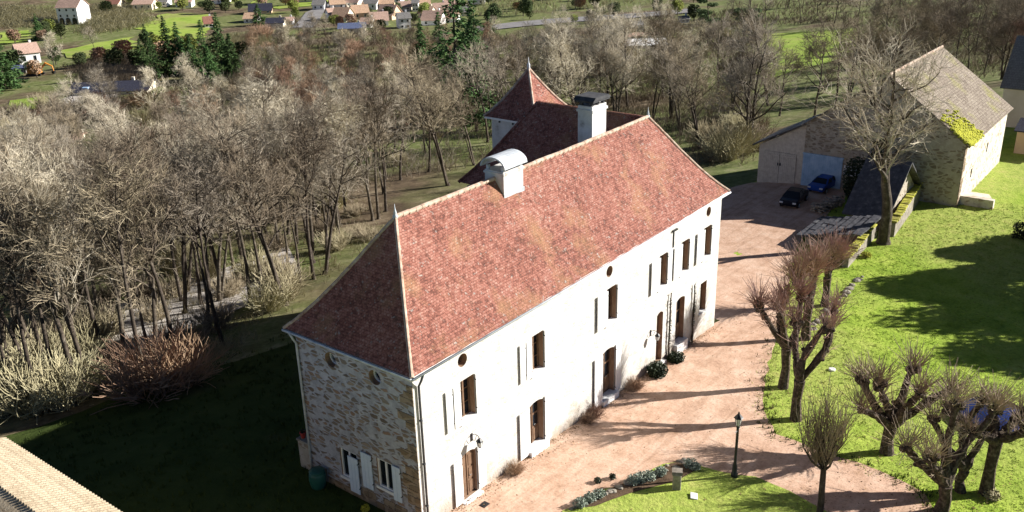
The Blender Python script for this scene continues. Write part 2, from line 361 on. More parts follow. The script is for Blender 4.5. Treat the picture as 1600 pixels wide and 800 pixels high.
def tag(o, label=None, cat=None, group=None, kind=None):
    if label: o['label'] = label
    if cat: o['category'] = cat
    if group: o['group'] = group
    if kind: o['kind'] = kind
    return o
def copy_tree(o, parent=None):
    c = o.copy(); col.objects.link(c); c.parent = parent
    for ch in list(o.children): copy_tree(ch, c)
    return c

# ------------------------------------------------------------------ setting: terrain and the sheets on it
def axis(lo, hi, a, b, fine):
    out = [a]
    while out[-1] < b: out.append(out[-1]+fine)
    st = fine
    v = out[-1]
    while v < hi: st *= 1.12; v += st; out.append(v)
    st = fine; v = a; pre = []
    while v > lo: st *= 1.12; v -= st; pre.append(v)
    return pre[::-1]+out
XS = axis(-250, 1500, -30, 110, 2.0); YS = axis(-250, 1500, -32, 80, 2.0)
m = MB(); m.v = [(x, y, g(x, y)) for y in YS for x in XS]; nx = len(XS)
m.f = [(j*nx+i, j*nx+i+1, (j+1)*nx+i+1, (j+1)*nx+i) for j in range(len(YS)-1) for i in range(nx-1)]; m.mi = [0]*len(m.f)
tag(m.build('terrain', 'terrain', smooth=True, fix=False), kind='structure')

def sheet(name, pts, mat, off, kind='structure', step=2.0, px=True, jag=0.0, seed=1):
    rnd = random.Random(seed)
    P = [at(*p) if px else Vector((p[0], p[1], 0)) for p in pts]
    Q = []
    for a, b in zip(P, P[1:]+P[:1]):
        n = max(1, int((b-a).length/step))
        for k in range(n):
            q = a.lerp(b, k/n)
            if jag: q = q + Vector((rnd.uniform(-jag, jag), rnd.uniform(-jag, jag), 0))
            Q.append(q)
    bm = bmesh.new()
    for t in tessellate_polygon([[Vector((q.x, q.y, 0)) for q in Q]]): pass
    vs = [bm.verts.new((q.x, q.y, 0)) for q in Q]
    for t in tessellate_polygon([[Vector((q.x, q.y, 0)) for q in Q]]):
        try: bm.faces.new([vs[i] for i in t])
        except ValueError: pass
    for _ in range(7):
        es = [e for e in bm.edges if e.calc_length() > step*1.6]
        if not es: break
        bmesh.ops.subdivide_edges(bm, edges=es, cuts=1); bmesh.ops.triangulate(bm, faces=bm.faces)
    for v in bm.verts: v.co.z = g(v.co.x, v.co.y)+off
    bmesh.ops.recalc_face_normals(bm, faces=bm.faces)
    up = sum(f.normal.z for f in bm.faces)
    if up < 0: bmesh.ops.reverse_faces(bm, faces=bm.faces)
    me = bpy.data.meshes.new(name); bm.to_mesh(me); bm.free(); me.materials.append(MT[mat])
    o = link(name, me); tag(o, kind=kind); return o

sheet('lawn', [(-8,-1), (30,-1), (45,9), (66,14), (92,8), (110,-6), (130,-40), (60,-60), (-40,-60), (-40,-1)], 'lawn', .02, px=False)
sheet('shaded_grass', [(-45,-1), (30.5,-1), (34,6), (30,17), (18,21), (8,24.5), (2,26), (-8,28), (-45,30)], 'shadelawn', .03, px=False, jag=.35)
DR = [(-4,.15), (30.2,.15), (30.6,9), (36,14), (44,17), (58,17), (66.5,14)]
DR2 = [(1262,284), (1330,300), (1300,330), (1255,372), (1240,400), (1232,430), (1222,480), (1208,540), (1195,590), (1192,640), (1212,680), (1300,712), (1380,738), (1440,768), (1458,800), (1475,840)]
P2 = [at(*p) for p in DR2]
sheet('gravel_drive', DR+[(p.x, p.y) for p in P2]+[(10,-21), (-4,-21)], 'gravel', .045, px=False, jag=.15, step=.9)
isl = [(882,800), (925,776), (985,750), (1040,727), (1078,718), (1095,732), (1180,746), (1235,768), (1290,802)]
PI_ = [at(*p) for p in isl]
sheet('lawn_island', [(p.x, p.y) for p in PI_]+[(10.2,-16), (0,-9)], 'lawn', .075, px=False, jag=.13, step=.7)
sheet('flower_bed', [(895,797), (940,772), (1000,746), (1050,726), (1078,720), (1090,735), (1060,752), (985,772), (930,792)], 'soil', .095, step=.7, jag=.05)
sheet('track', [(95,520), (240,452), (390,408), (450,385), (470,425), (395,475), (255,532), (130,598), (100,570)], 'paleground', .08)
sheet('meadow', [(215,45), (255,22), (330,22), (320,60), (262,66)], 'field', .25, step=5, jag=1.6)
sheet('meadow', [(95,80), (205,58), (215,78), (150,92), (100,92)], 'field', .25, step=5, jag=1.6)
sheet('meadow', [(0,50), (45,46), (50,64), (0,70)], 'field', .25, step=5, jag=1.6)
sheet('meadow', [(1190,55), (1340,45), (1335,85), (1290,100), (1200,125), (1180,118)], 'field', .25, step=6)
sheet('meadow', [(16,158), (120,146), (175,148), (110,168), (10,176)], 'field', .2, step=5)
sheet('meadow', [(380,12), (400,0), (420,-12), (560,-16), (500,8), (440,14)], 'field', .25, step=5, jag=1.6)
sheet('lane', [(455,44), (478,20), (520,4), (545,5), (505,22), (488,44)], 'asphalt', .3, step=8)
sheet('lane', [(745,42), (960,24), (1090,13), (1090,19), (960,31), (745,50)], 'asphalt', .3, step=8)
sheet('yard', [(60,165), (110,152), (180,146), (185,152), (118,166), (62,178)], 'paleground', .3, step=5)

# ------------------------------------------------------------------ the stone house
HL, HW, HE, HR, RA = 29.06, 7.4, 7.8, 13.18, 3.37
house = empty('country_house', (0,0,0))
tag(house, 'long two-storey stone country house with white front and steep red tiled hip roof', 'house')
def loop_rect(u0, v0, u1, v1, arch=0):
    if not arch: return [(u0,v0), (u1,v0), (u1,v1), (u0,v1)]
    pts = [(u0,v0), (u1,v0)]
    for k in range(7):
        t = k/6; pts.append((u1+(u0-u1)*t, v1-arch+arch*math.sin(math.pi*t)**.8))
    return pts
def loop_circ(u, v, r, n=20): return [(u+r*math.cos(2*math.pi*k/n), v+r*math.sin(2*math.pi*k/n)) for k in range(n)]
def holed_wall(mb, mr, to3, outer, holes, d, each=None):
    """flat wall with real openings (mb) and their reveals, d deep (mr)"""
    polys = [[Vector((a, b, 0)) for a, b in outer]]+[[Vector((a, b, 0)) for a, b in h] for h in holes]
    flat = [p for q in polys for p in q]
    for t in tessellate_polygon(polys): mb.face([to3(flat[i].x, flat[i].y, 0) for i in t])
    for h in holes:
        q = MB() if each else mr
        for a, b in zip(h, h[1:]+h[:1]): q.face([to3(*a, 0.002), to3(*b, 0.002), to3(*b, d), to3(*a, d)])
        if each: q.build('shaded_reveal', 'reveal', each, fix=False)
front = lambda u, v, d: (u, d, v)
gable = lambda u, v, d: (d, u, v)
REV = .38
UP = [(2.98, 3.92), (8.36, 9.28), (15.2, 16.18), (21.0, 21.92), (23.72, 24.68), (26.72, 27.72)]
DN = [(2.75, 3.80, -.05, 2.42), (7.97, 9.2, -.25, 2.5), (14.78, 16.1, -.62, 2.52), (20.95, 21.72, -.9, 2.5), (23.4, 24.52, -.75, 2.5)]
OC = [3.2, 15.45, 27.25]
fh = [loop_rect(a, 4.1, b, 6.22) for a, b in UP] + [loop_rect(a, z0, b, z1, .16) for a, b, z0, z1 in DN] + [loop_rect(26.68, .22, 27.55, 2.4)] + [loop_circ(u, 7.22, .32) for u in OC]
mw, mr = MB(), MB()
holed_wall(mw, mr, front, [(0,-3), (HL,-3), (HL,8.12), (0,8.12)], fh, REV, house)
mw.build('front_wall', 'facade', house, fix=False)
mw = MB(); G_OC = [5.1, 2.28]
gh = [loop_circ(u, 7.08, .36) for u in G_OC] + [loop_rect(4.0, .85, 5.15, 2.45), loop_rect(1.62, 1.3, 2.66, 2.85)]
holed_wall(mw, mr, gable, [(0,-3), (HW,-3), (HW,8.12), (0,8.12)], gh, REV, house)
mw.build('gable_wall', 'rubble', house, fix=False)
mw = MB(); mw.face([(HL,0,-4), (HL,HW,-4), (HL,HW,8.12), (HL,0,8.12)]); mw.face([(HL,HW,-4), (0,HW,-4), (0,HW,8.12), (HL,HW,8.12)])
mw.build('back_wall', 'rubble', house)
# brown quoins and base course on the gable side
mw = MB(); rq = random.Random(4); z = -1.0
while z < 7.3:
    h = rq.uniform(.28, .5); L = rq.choice((.35, .55, .8, 1.0))
    if z < 2.2 or rq.random() < .45: mw = MB(); mw.box(-.022-rq.uniform(0,.012), .004, z, .05, L, z+h-.03); mw.build('quoin', 'quoin', house)
    z += h
y = .9; mw = MB()
while y < 6.6:
    L = rq.uniform(.35, .8)
    for zz in (-.4, .02, .4):
        if rq.random() < .75 and not (zz > .3 and 3.9 < y < 5.3): mw.box(-.02-rq.uniform(0,.015), y, zz, .05, y+L-.04, zz+.36)
    y += L
mw.build('base_course', 'quoin', house)
def win(u0, u1, v0, v1, to3, fm='oak', bars=True, d=REV):
    mf, mp = MB(), MB()
    def B(a0, b0, a1, b1, d0, d1, q):
        p0 = to3(a0, b0, d0); p1 = to3(a1, b1, d1)
        q.box(*[min(s, t) for s, t in zip(p0, p1)], *[max(s, t) for s, t in zip(p0, p1)])
    t = .085; c = (u0+u1)/2
    B(u0, v0, u0+t, v1, d-.10, d+.02, mf); B(u1-t, v0, u1, v1, d-.10, d+.02, mf)
    B(u0+t, v1-t, u1-t, v1, d-.10, d+.02, mf); B(u0+t, v0, u1-t, v0+t, d-.10, d+.02, mf)
    B(c-.05, v0+t, c+.05, v1-t, d-.09, d+.02, mf)
    if bars:
        for k in (1, 2):
            zz = v0+(v1-v0)*k/3; B(u0+t, zz-.02, c-.05, zz+.02, d-.07, d, mf); B(c+.05, zz-.02, u1-t, zz+.02, d-.07, d, mf)
    B(u0+t*.5, v0+t*.5, u1-t*.5, v1-t*.5, d-.03, d-.012, mp)
    f = mf.build('window', fm, house); mp.build('pane', 'glass', f); return f
def dbl_door(u0, u1, v0, v1, d=REV, glazed=False):
    mf, mp = MB(), MB(); c = (u0+u1)/2
    for a, b in ((u0, c-.012), (c+.012, u1)):
        mf.box(a, d-.07, v0, b, d, v1)
        n = 3
        for k in range(n):
            za = v0+.12+(v1-v0-.2)*k/n; zb = v0+(v1-v0-.2)*(k+1)/n
            if glazed and k: mp.box(a+.1, d-.078, za, b-.1, d-.06, zb)
            else: mf.box(a+.1, d-.095, za, b-.1, d-.06, zb)
    mf.box(c-.03, d-.11, v0, c+.03, d-.06, v1)
    mh = MB(); mh.tube([(c+.1, d-.15, v0+1.05), (c+.22, d-.15, v0+1.05)], .018); mh.tube([(c+.1, d-.15, v0+1.05), (c+.1, d-.06, v0+1.05)], .016)
    o = mf.build('door', 'oak', house); mh.build('handle', 'iron', o)
    if glazed: mp.build('pane', 'glass', o)
def sill(u0, u1, v, to3, out=.09):
    q = MB(); p0 = to3(u0-.12, v-.11, -out); p1 = to3(u1+.12, v+.03, REV-.1)
    q.box(*[min(s, t) for s, t in zip(p0, p1)], *[max(s, t) for s, t in zip(p0, p1)]); q.build('sill', 'white', house)
def shutter(u0, u1, v0, v1, to3, m='white', lead=None, off=.05):
    """board shutter folded back on the wall, on two ledges; its free edge stands off"""
    q = MB(); n = max(2, int((u1-u0)/.17)); wdt = (u1-u0)/n
    for k in range(n):
        p0 = to3(u0+k*wdt+.006, v0, -off-.045); p1 = to3(u0+(k+1)*wdt-.006, v1, -off)
        q.box(*[min(s, t) for s, t in zip(p0, p1)], *[max(s, t) for s, t in zip(p0, p1)])
    for zz in (v0+.25, v1-.35):
        p0 = to3(u0+.02, zz, -off+.001); p1 = to3(u1-.02, zz+.1, -off+.03)
        q.box(*[min(s, t) for s, t in zip(p0, p1)], *[max(s, t) for s, t in zip(p0, p1)])
    o = q.build('shutter', m, house)
    q = MB()
    for zz in (v0+.3, v1-.3):
        ue = u1-.02 if lead == 'L' else u0+.02
        p0 = to3(ue-.02, zz, -.003); p1 = to3(ue+.02, zz+.05, -off-.05)
        q.box(*[min(s, t) for s, t in zip(p0, p1)], *[max(s, t) for s, t in zip(p0, p1)])
    q.build('hinge', 'iron', o)
for i, (a, b) in enumerate(UP):
    win(a, b, 4.1, 6.22, front); sill(a, b, 4.1, front)
    shutter(b+.03, b+.55, 4.12, 6.2, front, off=.04)
    if i in (0, 1): shutter(a-.62, a-.2, 4.12, 6.2, front, off=.10, lead='L'); shutter(a-1.1, a-.66, 4.12, 6.2, front, off=.06, lead='L')
    else: shutter(a-1.08, a-.05, 4.12, 6.2, front, off=.09, lead='L')
win(26.68, 27.55, .22, 2.4, front); sill(26.68, 27.55, .22, front)
for k, (a, b, z0, z1) in enumerate(DN):
    if k in (0, 3): dbl_door(a, b, z0, z1-.1, d=REV-.16 if k == 0 else REV)
    else: dbl_door(a, b, z0+.18, z1, glazed=True)
    dbl = MB(); dbl.box(a-.15, -.28, z0-.9, b+.15, REV-.08, z0-.02 if k in (0,3) else z0+.17); dbl.build('doorstep', 'white', house)
    q = MB(); q.face([(a,REV+.01,z0-.2), (b,REV+.01,z0-.2), (b,REV+.01,z1+.1), (a,REV+.01,z1+.1)]); q.build('door_backing', 'oak', house)
    if k < 3: shutter(a-.88 if k else a-.62, a-.06, z0+.05, z1-.05, front, off=.08, lead='L'); shutter(b+.05, b+.62, z0+.05, z1-.05, front, off=.05)
for u in OC+[None]:
    if u is None: break
    q, p = MB(), MB(); n = 20
    for k in range(n):
        a0, a1 = 2*math.pi*k/n, 2*math.pi*(k+1)/n
        P = lambda r, a, d: (u+r*math.cos(a), d, 7.22+r*math.sin(a))
        q.face([P(.33,a0,REV-.1), P(.33,a1,REV-.1), P(.24,a1,REV-.1), P(.24,a0,REV-.1)]); q.face([P(.24,a0,REV-.1), P(.24,a1,REV-.1), P(.24,a1,REV), P(.24,a0,REV)])
    q.box(u-.02, REV-.08, 6.98, u+.02, REV-.04, 7.46)
    p.face([(u-.4,REV-.02,6.85), (u+.4,REV-.02,6.85), (u+.4,REV-.02,7.6), (u-.4,REV-.02,7.6)])
    f = q.build('round_window', 'oak', house); p.build('pane', 'glass', f)
for u in G_OC:
    q, p = MB(), MB(); n = 20
    for k in range(n):
        a0, a1 = 2*math.pi*k/n, 2*math.pi*(k+1)/n
        P = lambda r, a, d: (d, u+r*math.cos(a), 7.08+r*math.sin(a))
        q.face([P(.37,a0,REV-.1), P(.37,a1,REV-.1), P(.27,a1,REV-.1), P(.27,a0,REV-.1)]); q.face([P(.27,a0,REV-.1), P(.27,a1,REV-.1), P(.27,a1,REV), P(.27,a0,REV)])
    p.face([(REV-.02,u-.4,6.7), (REV-.02,u+.4,6.7), (REV-.02,u+.4,7.5), (REV-.02,u-.4,7.5)])
    f = q.build('round_window', 'white', house); p.build('pane', 'glass', f)
win(4.0, 5.15, .85, 2.45, gable, 'white', False, .16); win(1.62, 2.66, 1.3, 2.85, gable, 'white', False, .16)
sill(4.0, 5.15, .85, gable, .04); sill(1.62, 2.66, 1.3, gable, .04)
shutter(3.85, 4.5, .35, 2.3, gable, 'bluewhite', off=.09); shutter(2.95, 3.62, .95, 2.85, gable, 'bluewhite', off=.05); shutter(1.12, 1.62, 1.05, 2.9, gable, 'bluewhite', off=.05)
# roof: hipped, bell-cast at the eaves
OV = .34; ZE = 8.06
def prof(t): return ZE+(HR-ZE)*t*(1-.30*(1-t)**1.6)
def hip_roof(x0, y0, x1, y1, rx0, ry0, rx1, ry1, zf, n=9):
    """rings from the eaves up to the ridge; returns the four slopes as face lists and the four hip polylines"""
    sides = {'front': [], 'right': [], 'back': [], 'left': []}; rings = []
    for k in range(n+1):
        t = k/n
        A = (x0+(rx0-x0)*t, y0+(ry0-y0)*t); Bq = (x1+(rx1-x1)*t, y0+(ry1-y0)*t); Cq = (x1+(rx1-x1)*t, y1+(ry1-y1)*t); D = (x0+(rx0-x0)*t, y1+(ry0-y1)*t)
        rings.append([Vector((*p, zf(t))) for p in (A, Bq, Cq, D)])
    for a, b in zip(rings, rings[1:]):
        for s, (i, j) in zip(('front', 'right', 'back', 'left'), ((0,1), (1,2), (2,3), (3,0))): sides[s].append((a[i], a[j], b[j], b[i]))
    return sides, [[r[i] for r in rings] for i in range(4)]
sides, hips = hip_roof(-OV, -OV, HL+OV, HW+OV, RA, HW/2, HL-RA, HW/2, prof)
mr = MB(); rj = random.Random(2)
def add_slope(mb, quads, nu=1, jit=0.0, m=0):
    for q in quads:
        a, b, c, d = q
        for k in range(nu):
            s, t = k/nu, (k+1)/nu
            mb.face([a.lerp(b, s), a.lerp(b, t), d.lerp(c, t), d.lerp(c, s)], m)
for s in ('front', 'left', 'right', 'back'): add_slope(mr, sides[s], 40 if s in ('front', 'back') else 12, m=0)
def sag(x, y, z):
    k = math.sin(math.pi*max(0, min(1, (z-ZE)/(HR-ZE))))
    edge = min(1, max(0, (min(x+.3, HL+.3-x)-(z-ZE)/(HR-ZE)*3.2)/2))
    return z - edge*(.16*k*math.exp(-((x-13.5)/2.2)**2) + .10*k*math.exp(-((x-21)/3)**2) + .025*math.sin(x*2.1+z*1.3)*k + .02*math.sin(x*4.7-z*2.9)) - edge*.07*math.sin(math.pi*x/HL)*(1-k)
mr.v = [(x, y, sag(x, y, z)) for x, y, z in mr.v]
r_main = mr.build('roof', ['roof'], house, fix=False)
bm = bmesh.new(); bm.from_mesh(r_main.data); bmesh.ops.remove_doubles(bm, verts=bm.verts, dist=.003); bmesh.ops.recalc_face_normals(bm, faces=bm.faces); bm.to_mesh(r_main.data); bm.free()
mr = MB()   # eaves soffit and cornice
for a, b in (((-OV,-OV),(HL+OV,-OV)), ((HL+OV,-OV),(HL+OV,HW+OV)), ((HL+OV,HW+OV),(-OV,HW+OV)), ((-OV,HW+OV),(-OV,-OV))):
    pass
mr.box(-OV+.03, -OV+.03, 7.96, HL+OV-.03, HW+OV-.03, 8.03); mr.box(-.12, -.12, 7.80, HL+.12, HW+.12, 7.958)
mr.build('cornice', 'white', house)
def roll(pts, rad, mb, seg=.42, rnd=rj):
    """row of half-round ridge tiles along a polyline, each tile lapping the next"""
    L = 0; P = [Vector(p) for p in pts]
    cum = [0]
    for a, b in zip(P, P[1:]): cum.append(cum[-1]+(b-a).length)
    def ev(s):
        for k in range(len(P)-1):
            if s <= cum[k+1]: return P[k].lerp(P[k+1], (s-cum[k])/max(1e-6, cum[k+1]-cum[k]))
        return P[-1]
    s = 0
    while s < cum[-1]-.1:
        e = min(s+seg*1.08, cum[-1]); j = rnd.uniform(-.012, .012)
        mb.tube([ev(s)+Vector((0,0,j)), ev(e)+Vector((0,0,j+.02))], [rad*1.08, rad*.92], 8); s += seg
mr = MB(); roll([hips[0][-1].lerp(hips[1][-1], k/12)+Vector((0,0,-.06*math.sin(math.pi*k/12)+.012*math.sin(k*2.3))) for k in range(13)], .115, mr); mr.build('ridge_tiles', 'ridge', house)
for h in hips:
    mr = MB(); roll(h, .085, mr); mr.build('hip_tiles', 'ridge', house)
for p in (hips[0][-1], hips[1][-1]):
    q = MB(); q.lathe([(.13,-.05), (.12,.08), (.06,.14), (.08,.2), (.05,.3), (.025,.42), (.006,.62)], 10, tuple(p)); q.build('finial', 'zinc', house, True)
# gutter and downpipes
q = MB()
for a, b in (((-OV-.04,-OV-.06,7.99),(HL+OV+.04,-OV-.06,7.97)), ((-OV-.06,-OV-.04,7.99),(-OV-.06,HW+OV+.04,7.99))): q.tube([a, b], .06, 8)
q.build('gutter', 'zinc', house, True)
for pts in ([(.28,-OV-.06,7.95),(.28,-.25,7.6),(.28,-.09,7.3),(.28,-.09,-.3)], ):
    q = MB(); q.tube(pts, .055, 8)
    for zz in (1.2, 3.4, 5.6): q.tube([(.28,-.09,zz),(.28,-.09,zz+.06)], .075, 8)
    q.build('downpipe', 'pipe', house, True)
q = MB(); q.tube([(-OV-.06,HW-.1,7.95),(-.25,HW-.1,7.6),(-.09,HW-.1,7.3),(-.09,HW-.1,-.4)], .055, 8); q.build('downpipe', 'zinc', house, True)
q = MB(); q.tube([(22.62,-.03,6.3),(22.62,-.03,7.35)], .04, 6); q.box(22.4,-.14,7.352,22.95,-.005,7.43); q.build('wall_bracket', 'iron', house)
# chimneys
ch = MB(); cx0, cx1, cy0, cy1 = 10.4, 12.0, 3.1, 4.3
ch.box(cx0, cy0, 11.0, cx1, cy1, 13.55); ch.box(cx0-.05, cy0-.05, 13.38, cx1+.05, cy1+.05, 13.48); ch.box(cx0-.04, cy0-.05, 11.9, cx1+.04, cy0-.002, 12.42, 1)
c1 = ch.build('chimney', ['render', 'zinc'], house)
n = 12
# barrel cap runs along the ridge: arch across y
q = MB(); cy = (cy0+cy1)/2; prev = None
for k in range(n+1):
    a = math.pi*k/n; ro, ri = .80, .71
    P = [(cy+ro*math.cos(a), 13.72+.55*math.sin(a)), (cy+ri*math.cos(a), 13.72+.47*math.sin(a))]
    if prev:
        for (A, B) in ((prev[0], P[0]), (P[1], prev[1])): q.face([(cx0-.12,*A), (cx1+.12,*A), (cx1+.12,*B), (cx0-.12,*B)])
        for xx in (cx0-.12, cx1+.12): q.face([(xx,*prev[0]), (xx,*P[0]), (xx,*P[1]), (xx,*prev[1])])
    prev = P
for xx in (cx0+.06, cx1-.2):
    for yy in (cy0+.05, cy1-.2): q.box(xx, yy, 13.552, xx+.14, yy+.15, 13.78)
q.build('barrel_cap', 'zinc', c1)
ch = MB(); ch.box(20.35, 4.35, 11.2, 21.85, 5.35, 14.75); ch.box(20.28, 4.28, 14.4, 21.92, 5.42, 14.55); c2 = ch.build('chimney', 'render', house)
q = MB()
for xx in (20.42, 21.0, 21.6): 
    for yy in (4.4, 5.1): q.box(xx, yy, 14.752, xx+.17, yy+.18, 14.98)
q.box(20.2, 4.2, 14.98, 22.0, 5.5, 15.08); q.prism([(20.15,15.083), (22.05,15.083), (21.8,15.28), (20.4,15.28)], 4.15, 5.55); q.build('slab_cap', 'cap', c2)
# rear wing and its tower
mr = MB(); zf = lambda t: 7.9+5.25*t*(1-.25*(1-t)**1.5); n = 8
for k in range(n):
    t, u = k/n, (k+1)/n
    L = lambda t: (21.7+3.95*t, 16.1-3.95*t, zf(t)); Rr = lambda t: (29.6-3.95*t, 16.1-3.95*t, zf(t)); L0 = lambda t: (21.7+3.95*t, 3.8, zf(t)); R0 = lambda t: (29.6-3.95*t, 3.8, zf(t))
    mr.face([L(t), L0(t), L0(u), L(u)]); mr.face([R0(t), Rr(t), Rr(u), R0(u)]); mr.face([Rr(t), L(t), L(u), Rr(u)])
mr.build('wing_roof', ['roof'], house)
mw = MB(); mw.box(22.1, HW+.01, -6, 29.2, 15.7, 7.6); mw.build('wing_wall', 'rubble', house)
mr = MB(); roll([(25.65,3.9,13.1), (25.65,12.15,13.1)], .13, mr); roll([(21.7+3.95*k/8, 16.1-3.95*k/8, zf(k/8)) for k in range(9)], .11, mr); mr.build('ridge_tiles', 'roof', house)
tx, ty, ts = 28.5, 15.0, 2.35
mw = MB(); mw.box(tx-1.95, ty-1.95, -6, tx+1.95, ty+1.95, 11.55); mw.build('tower_wall', 'render', house)
mr = MB(); n = 8; tz = lambda t: 11.45+3.25*t*(1-.35*(1-t)**1.2)
for k in range(n):
    t, u = k/n, (k+1)/n; a, b = ts*(1-t), ts*(1-u)
    for (sx, sy, ex, ey) in ((-1,-1,1,-1), (1,-1,1,1), (1,1,-1,1), (-1,1,-1,-1)):
        mr.face([(tx+sx*a, ty+sy*a, tz(t)), (tx+ex*a, ty+ey*a, tz(t)), (tx+ex*b, ty+ey*b, tz(u)), (tx+sx*b, ty+sy*b, tz(u))])
mr.build('tower_roof', ['roof'], house)
mr = MB(); mr.box(tx-ts+.02, ty-ts+.02, 11.3, tx+ts-.02, ty+ts-.02, 11.44); mr.build('tower_cornice', 'white', house)
mr = MB()
for sx, sy in ((-1,-1), (1,-1), (1,1), (-1,1)): roll([(tx+sx*ts*(1-k/8), ty+sy*ts*(1-k/8), tz(k/8)) for k in range(9)], .09, mr)
mr.build('tower_hip_tiles', 'ridge', house)
q = MB(); q.lathe([(.14,-.1), (.1,.15), (.12,.25), (.05,.4), (.03,.6), (.006,.8)], 8, (tx,ty,14.7)); q.build('finial', 'zinc', house, True)
q = MB()
for k in range(3): q.tube([(tx-1.96, ty-1.2+1.2*k, 11.1), (tx-2.02, ty-1.2+1.2*k, 11.1)], .07, 8)
q.build('putlog_hole', 'iron', house)
# wrought iron wall lamps beside the doors
def wall_lamp(x, z, label):
    e = empty('wall_lamp', (x, -.01, z)); tag(e, label, 'wall lamp', 'iron lamps on the white house front')
    q = MB(); q.box(-.06,-.03,-.2,.06,0,.2); q.tube([(0,-.03,.1),(0,-.22,.25),(0,-.42,.2),(0,-.48,.05)], .018); q.tube([(0,-.03,-.15),(0,-.2,-.1),(0,-.3,.18)], .014); q.build('bracket', 'iron', e)
    q = MB(); q.lathe([(.05,-.36),(.09,-.33),(.14,-.05)], 6, (0,-.48,0)); q.build('lantern_glass', 'lampglass', e)
    q = MB(); q.lathe([(.18,-.06),(.14,.0),(.06,.09),(.02,.12)], 6, (0,-.48,0)); q.lathe([(.06,-.4),(.06,-.36)], 6, (0,-.48,0))
    for k in range(6):
        a = k*math.pi/3; q.tube([(.095*math.cos(a),-.48+.095*math.sin(a),-.34),(.145*math.cos(a),-.48+.145*math.sin(a),-.05)], .012, 4)
    q.build('lantern_frame', 'iron', e)
wall_lamp(3.55, 3.05, 'black iron wall lamp above the brown door nearest the gable corner')
wall_lamp(20.2, 1.55, 'black iron wall lamp left of the narrow door with climbing plants')

# ------------------------------------------------------------------ plants
def leafcloud(mb, c, rx, ry, rz, n, size, rnd, shell=.35, m=0, flat=0.0):
    for _ in range(n):
        while True:
            p = Vector((rnd.uniform(-1,1), rnd.uniform(-1,1), rnd.uniform(-1,1)))
            if shell < p.length <= 1: break
        q = Vector((c[0]+p.x*rx, c[1]+p.y*ry, c[2]+p.z*rz))
        a = Vector((rnd.gauss(0,1), rnd.gauss(0,1), rnd.gauss(0,1)*(1-flat))).normalized(); b = a.orthogonal().normalized()
        s = size*rnd.uniform(.6, 1.4)
        mb.face([q-a*s, q+b*s*.55, q+a*s, q-b*s*.55], m)
def branch(mb, p, d, L, r0, r1, seg, rnd, wob, up, n):
    pts = [Vector(p)]; d = Vector(d).normalized()
    for k in range(seg):
        d = (d + Vector((rnd.gauss(0,wob), rnd.gauss(0,wob), rnd.gauss(0,wob)+up))).normalized()
        pts.append(pts[-1]+d*(L/seg))
    rad = [r0+(r1-r0)*k/seg for k in range(seg+1)]
    mb.tube(pts, rad, n, cap=False)
    return pts, rad
def perp(d, rnd, ang):
    a = d.orthogonal().normalized(); b = d.cross(a); t = rnd.uniform(0, 2*math.pi)
    return (d*math.cos(ang) + (a*math.cos(t)+b*math.sin(t))*math.sin(ang)).normalized()
def bare_tree(seed, H, r, clear, spread, limbs=13, sub=6, twig=6, fine=4, tw=.017, fork=1, upness=.1):
    rnd = random.Random(seed); T, Cn = MB(), MB()
    stems = []
    base = Vector((0,0,-.4))
    for s in range(fork):
        d = Vector((0,0,1)) if fork == 1 else perp(Vector((0,0,1)), rnd, .22)
        pts, rad = branch(T, base, d, H*(.86 if s == 0 else rnd.uniform(.65,.8))+.4, r if s == 0 else r*.75, r*.14, 11, rnd, .055, .035, 7)
        stems.append((pts, rad))
    T.tube([(0,0,-.5),(0,0,.35)], [r*1.7, r*1.02], 7, cap=False)
    def along(pts, rad, t):
        k = min(len(pts)-2, int(t*(len(pts)-1))); f = t*(len(pts)-1)-k
        return pts[k].lerp(pts[k+1], f), (pts[k+1]-pts[k]).normalized(), rad[k]+(rad[k+1]-rad[k])*f
    for pts, rad in stems:
        nl = limbs if fork == 1 else int(limbs/fork)+2
        for i in range(nl):
            t = clear+(1-clear)*(i+rnd.random()*.8)/nl; t = min(t, .985)
            p, d, rr = along(pts, rad, t)
            L = spread*(1.15-.75*(t-clear)/(1-clear+1e-6))*rnd.uniform(.65, 1.15)
            l_pts, l_rad = branch(T, p, perp(d, rnd, rnd.uniform(.65, 1.15)), L, min(rr*.75, r*.5), tw*1.6, 6, rnd, .17, upness, 5)
            for j in range(sub):
                tt = .22+.78*(j+rnd.random())/sub; q, dd, r2 = along(l_pts, l_rad, min(tt, .99))
                b_pts, b_rad = branch(Cn, q, perp(dd, rnd, rnd.uniform(.5, 1.05)), L*rnd.uniform(.35, .6)*(1.15-.5*tt), max(r2*.6, tw*1.3), tw, 4, rnd, .2, upness*.9, 4)
                for k in range(twig):
                    t3 = .15+.85*(k+rnd.random())/twig; q3, d3, r3 = along(b_pts, b_rad, min(t3, .99))
                    w_pts, w_rad = branch(Cn, q3, perp(d3, rnd, rnd.uniform(.4, 1.0)), rnd.uniform(.6, 1.35)*spread/4.2, tw, tw*.6, 2, rnd, .22, .08, 3)
                    for x in range(fine):
                        q4, d4, _ = along(w_pts, w_rad, rnd.uniform(.25, 1))
                        branch(Cn, q4, perp(d4, rnd, rnd.uniform(.35, .9)), rnd.uniform(.35, .8)*spread/4.2, tw*.7, tw*.45, 1, rnd, .1, .06, 3)
    return T.mesh('trunk', 'bark', True), Cn
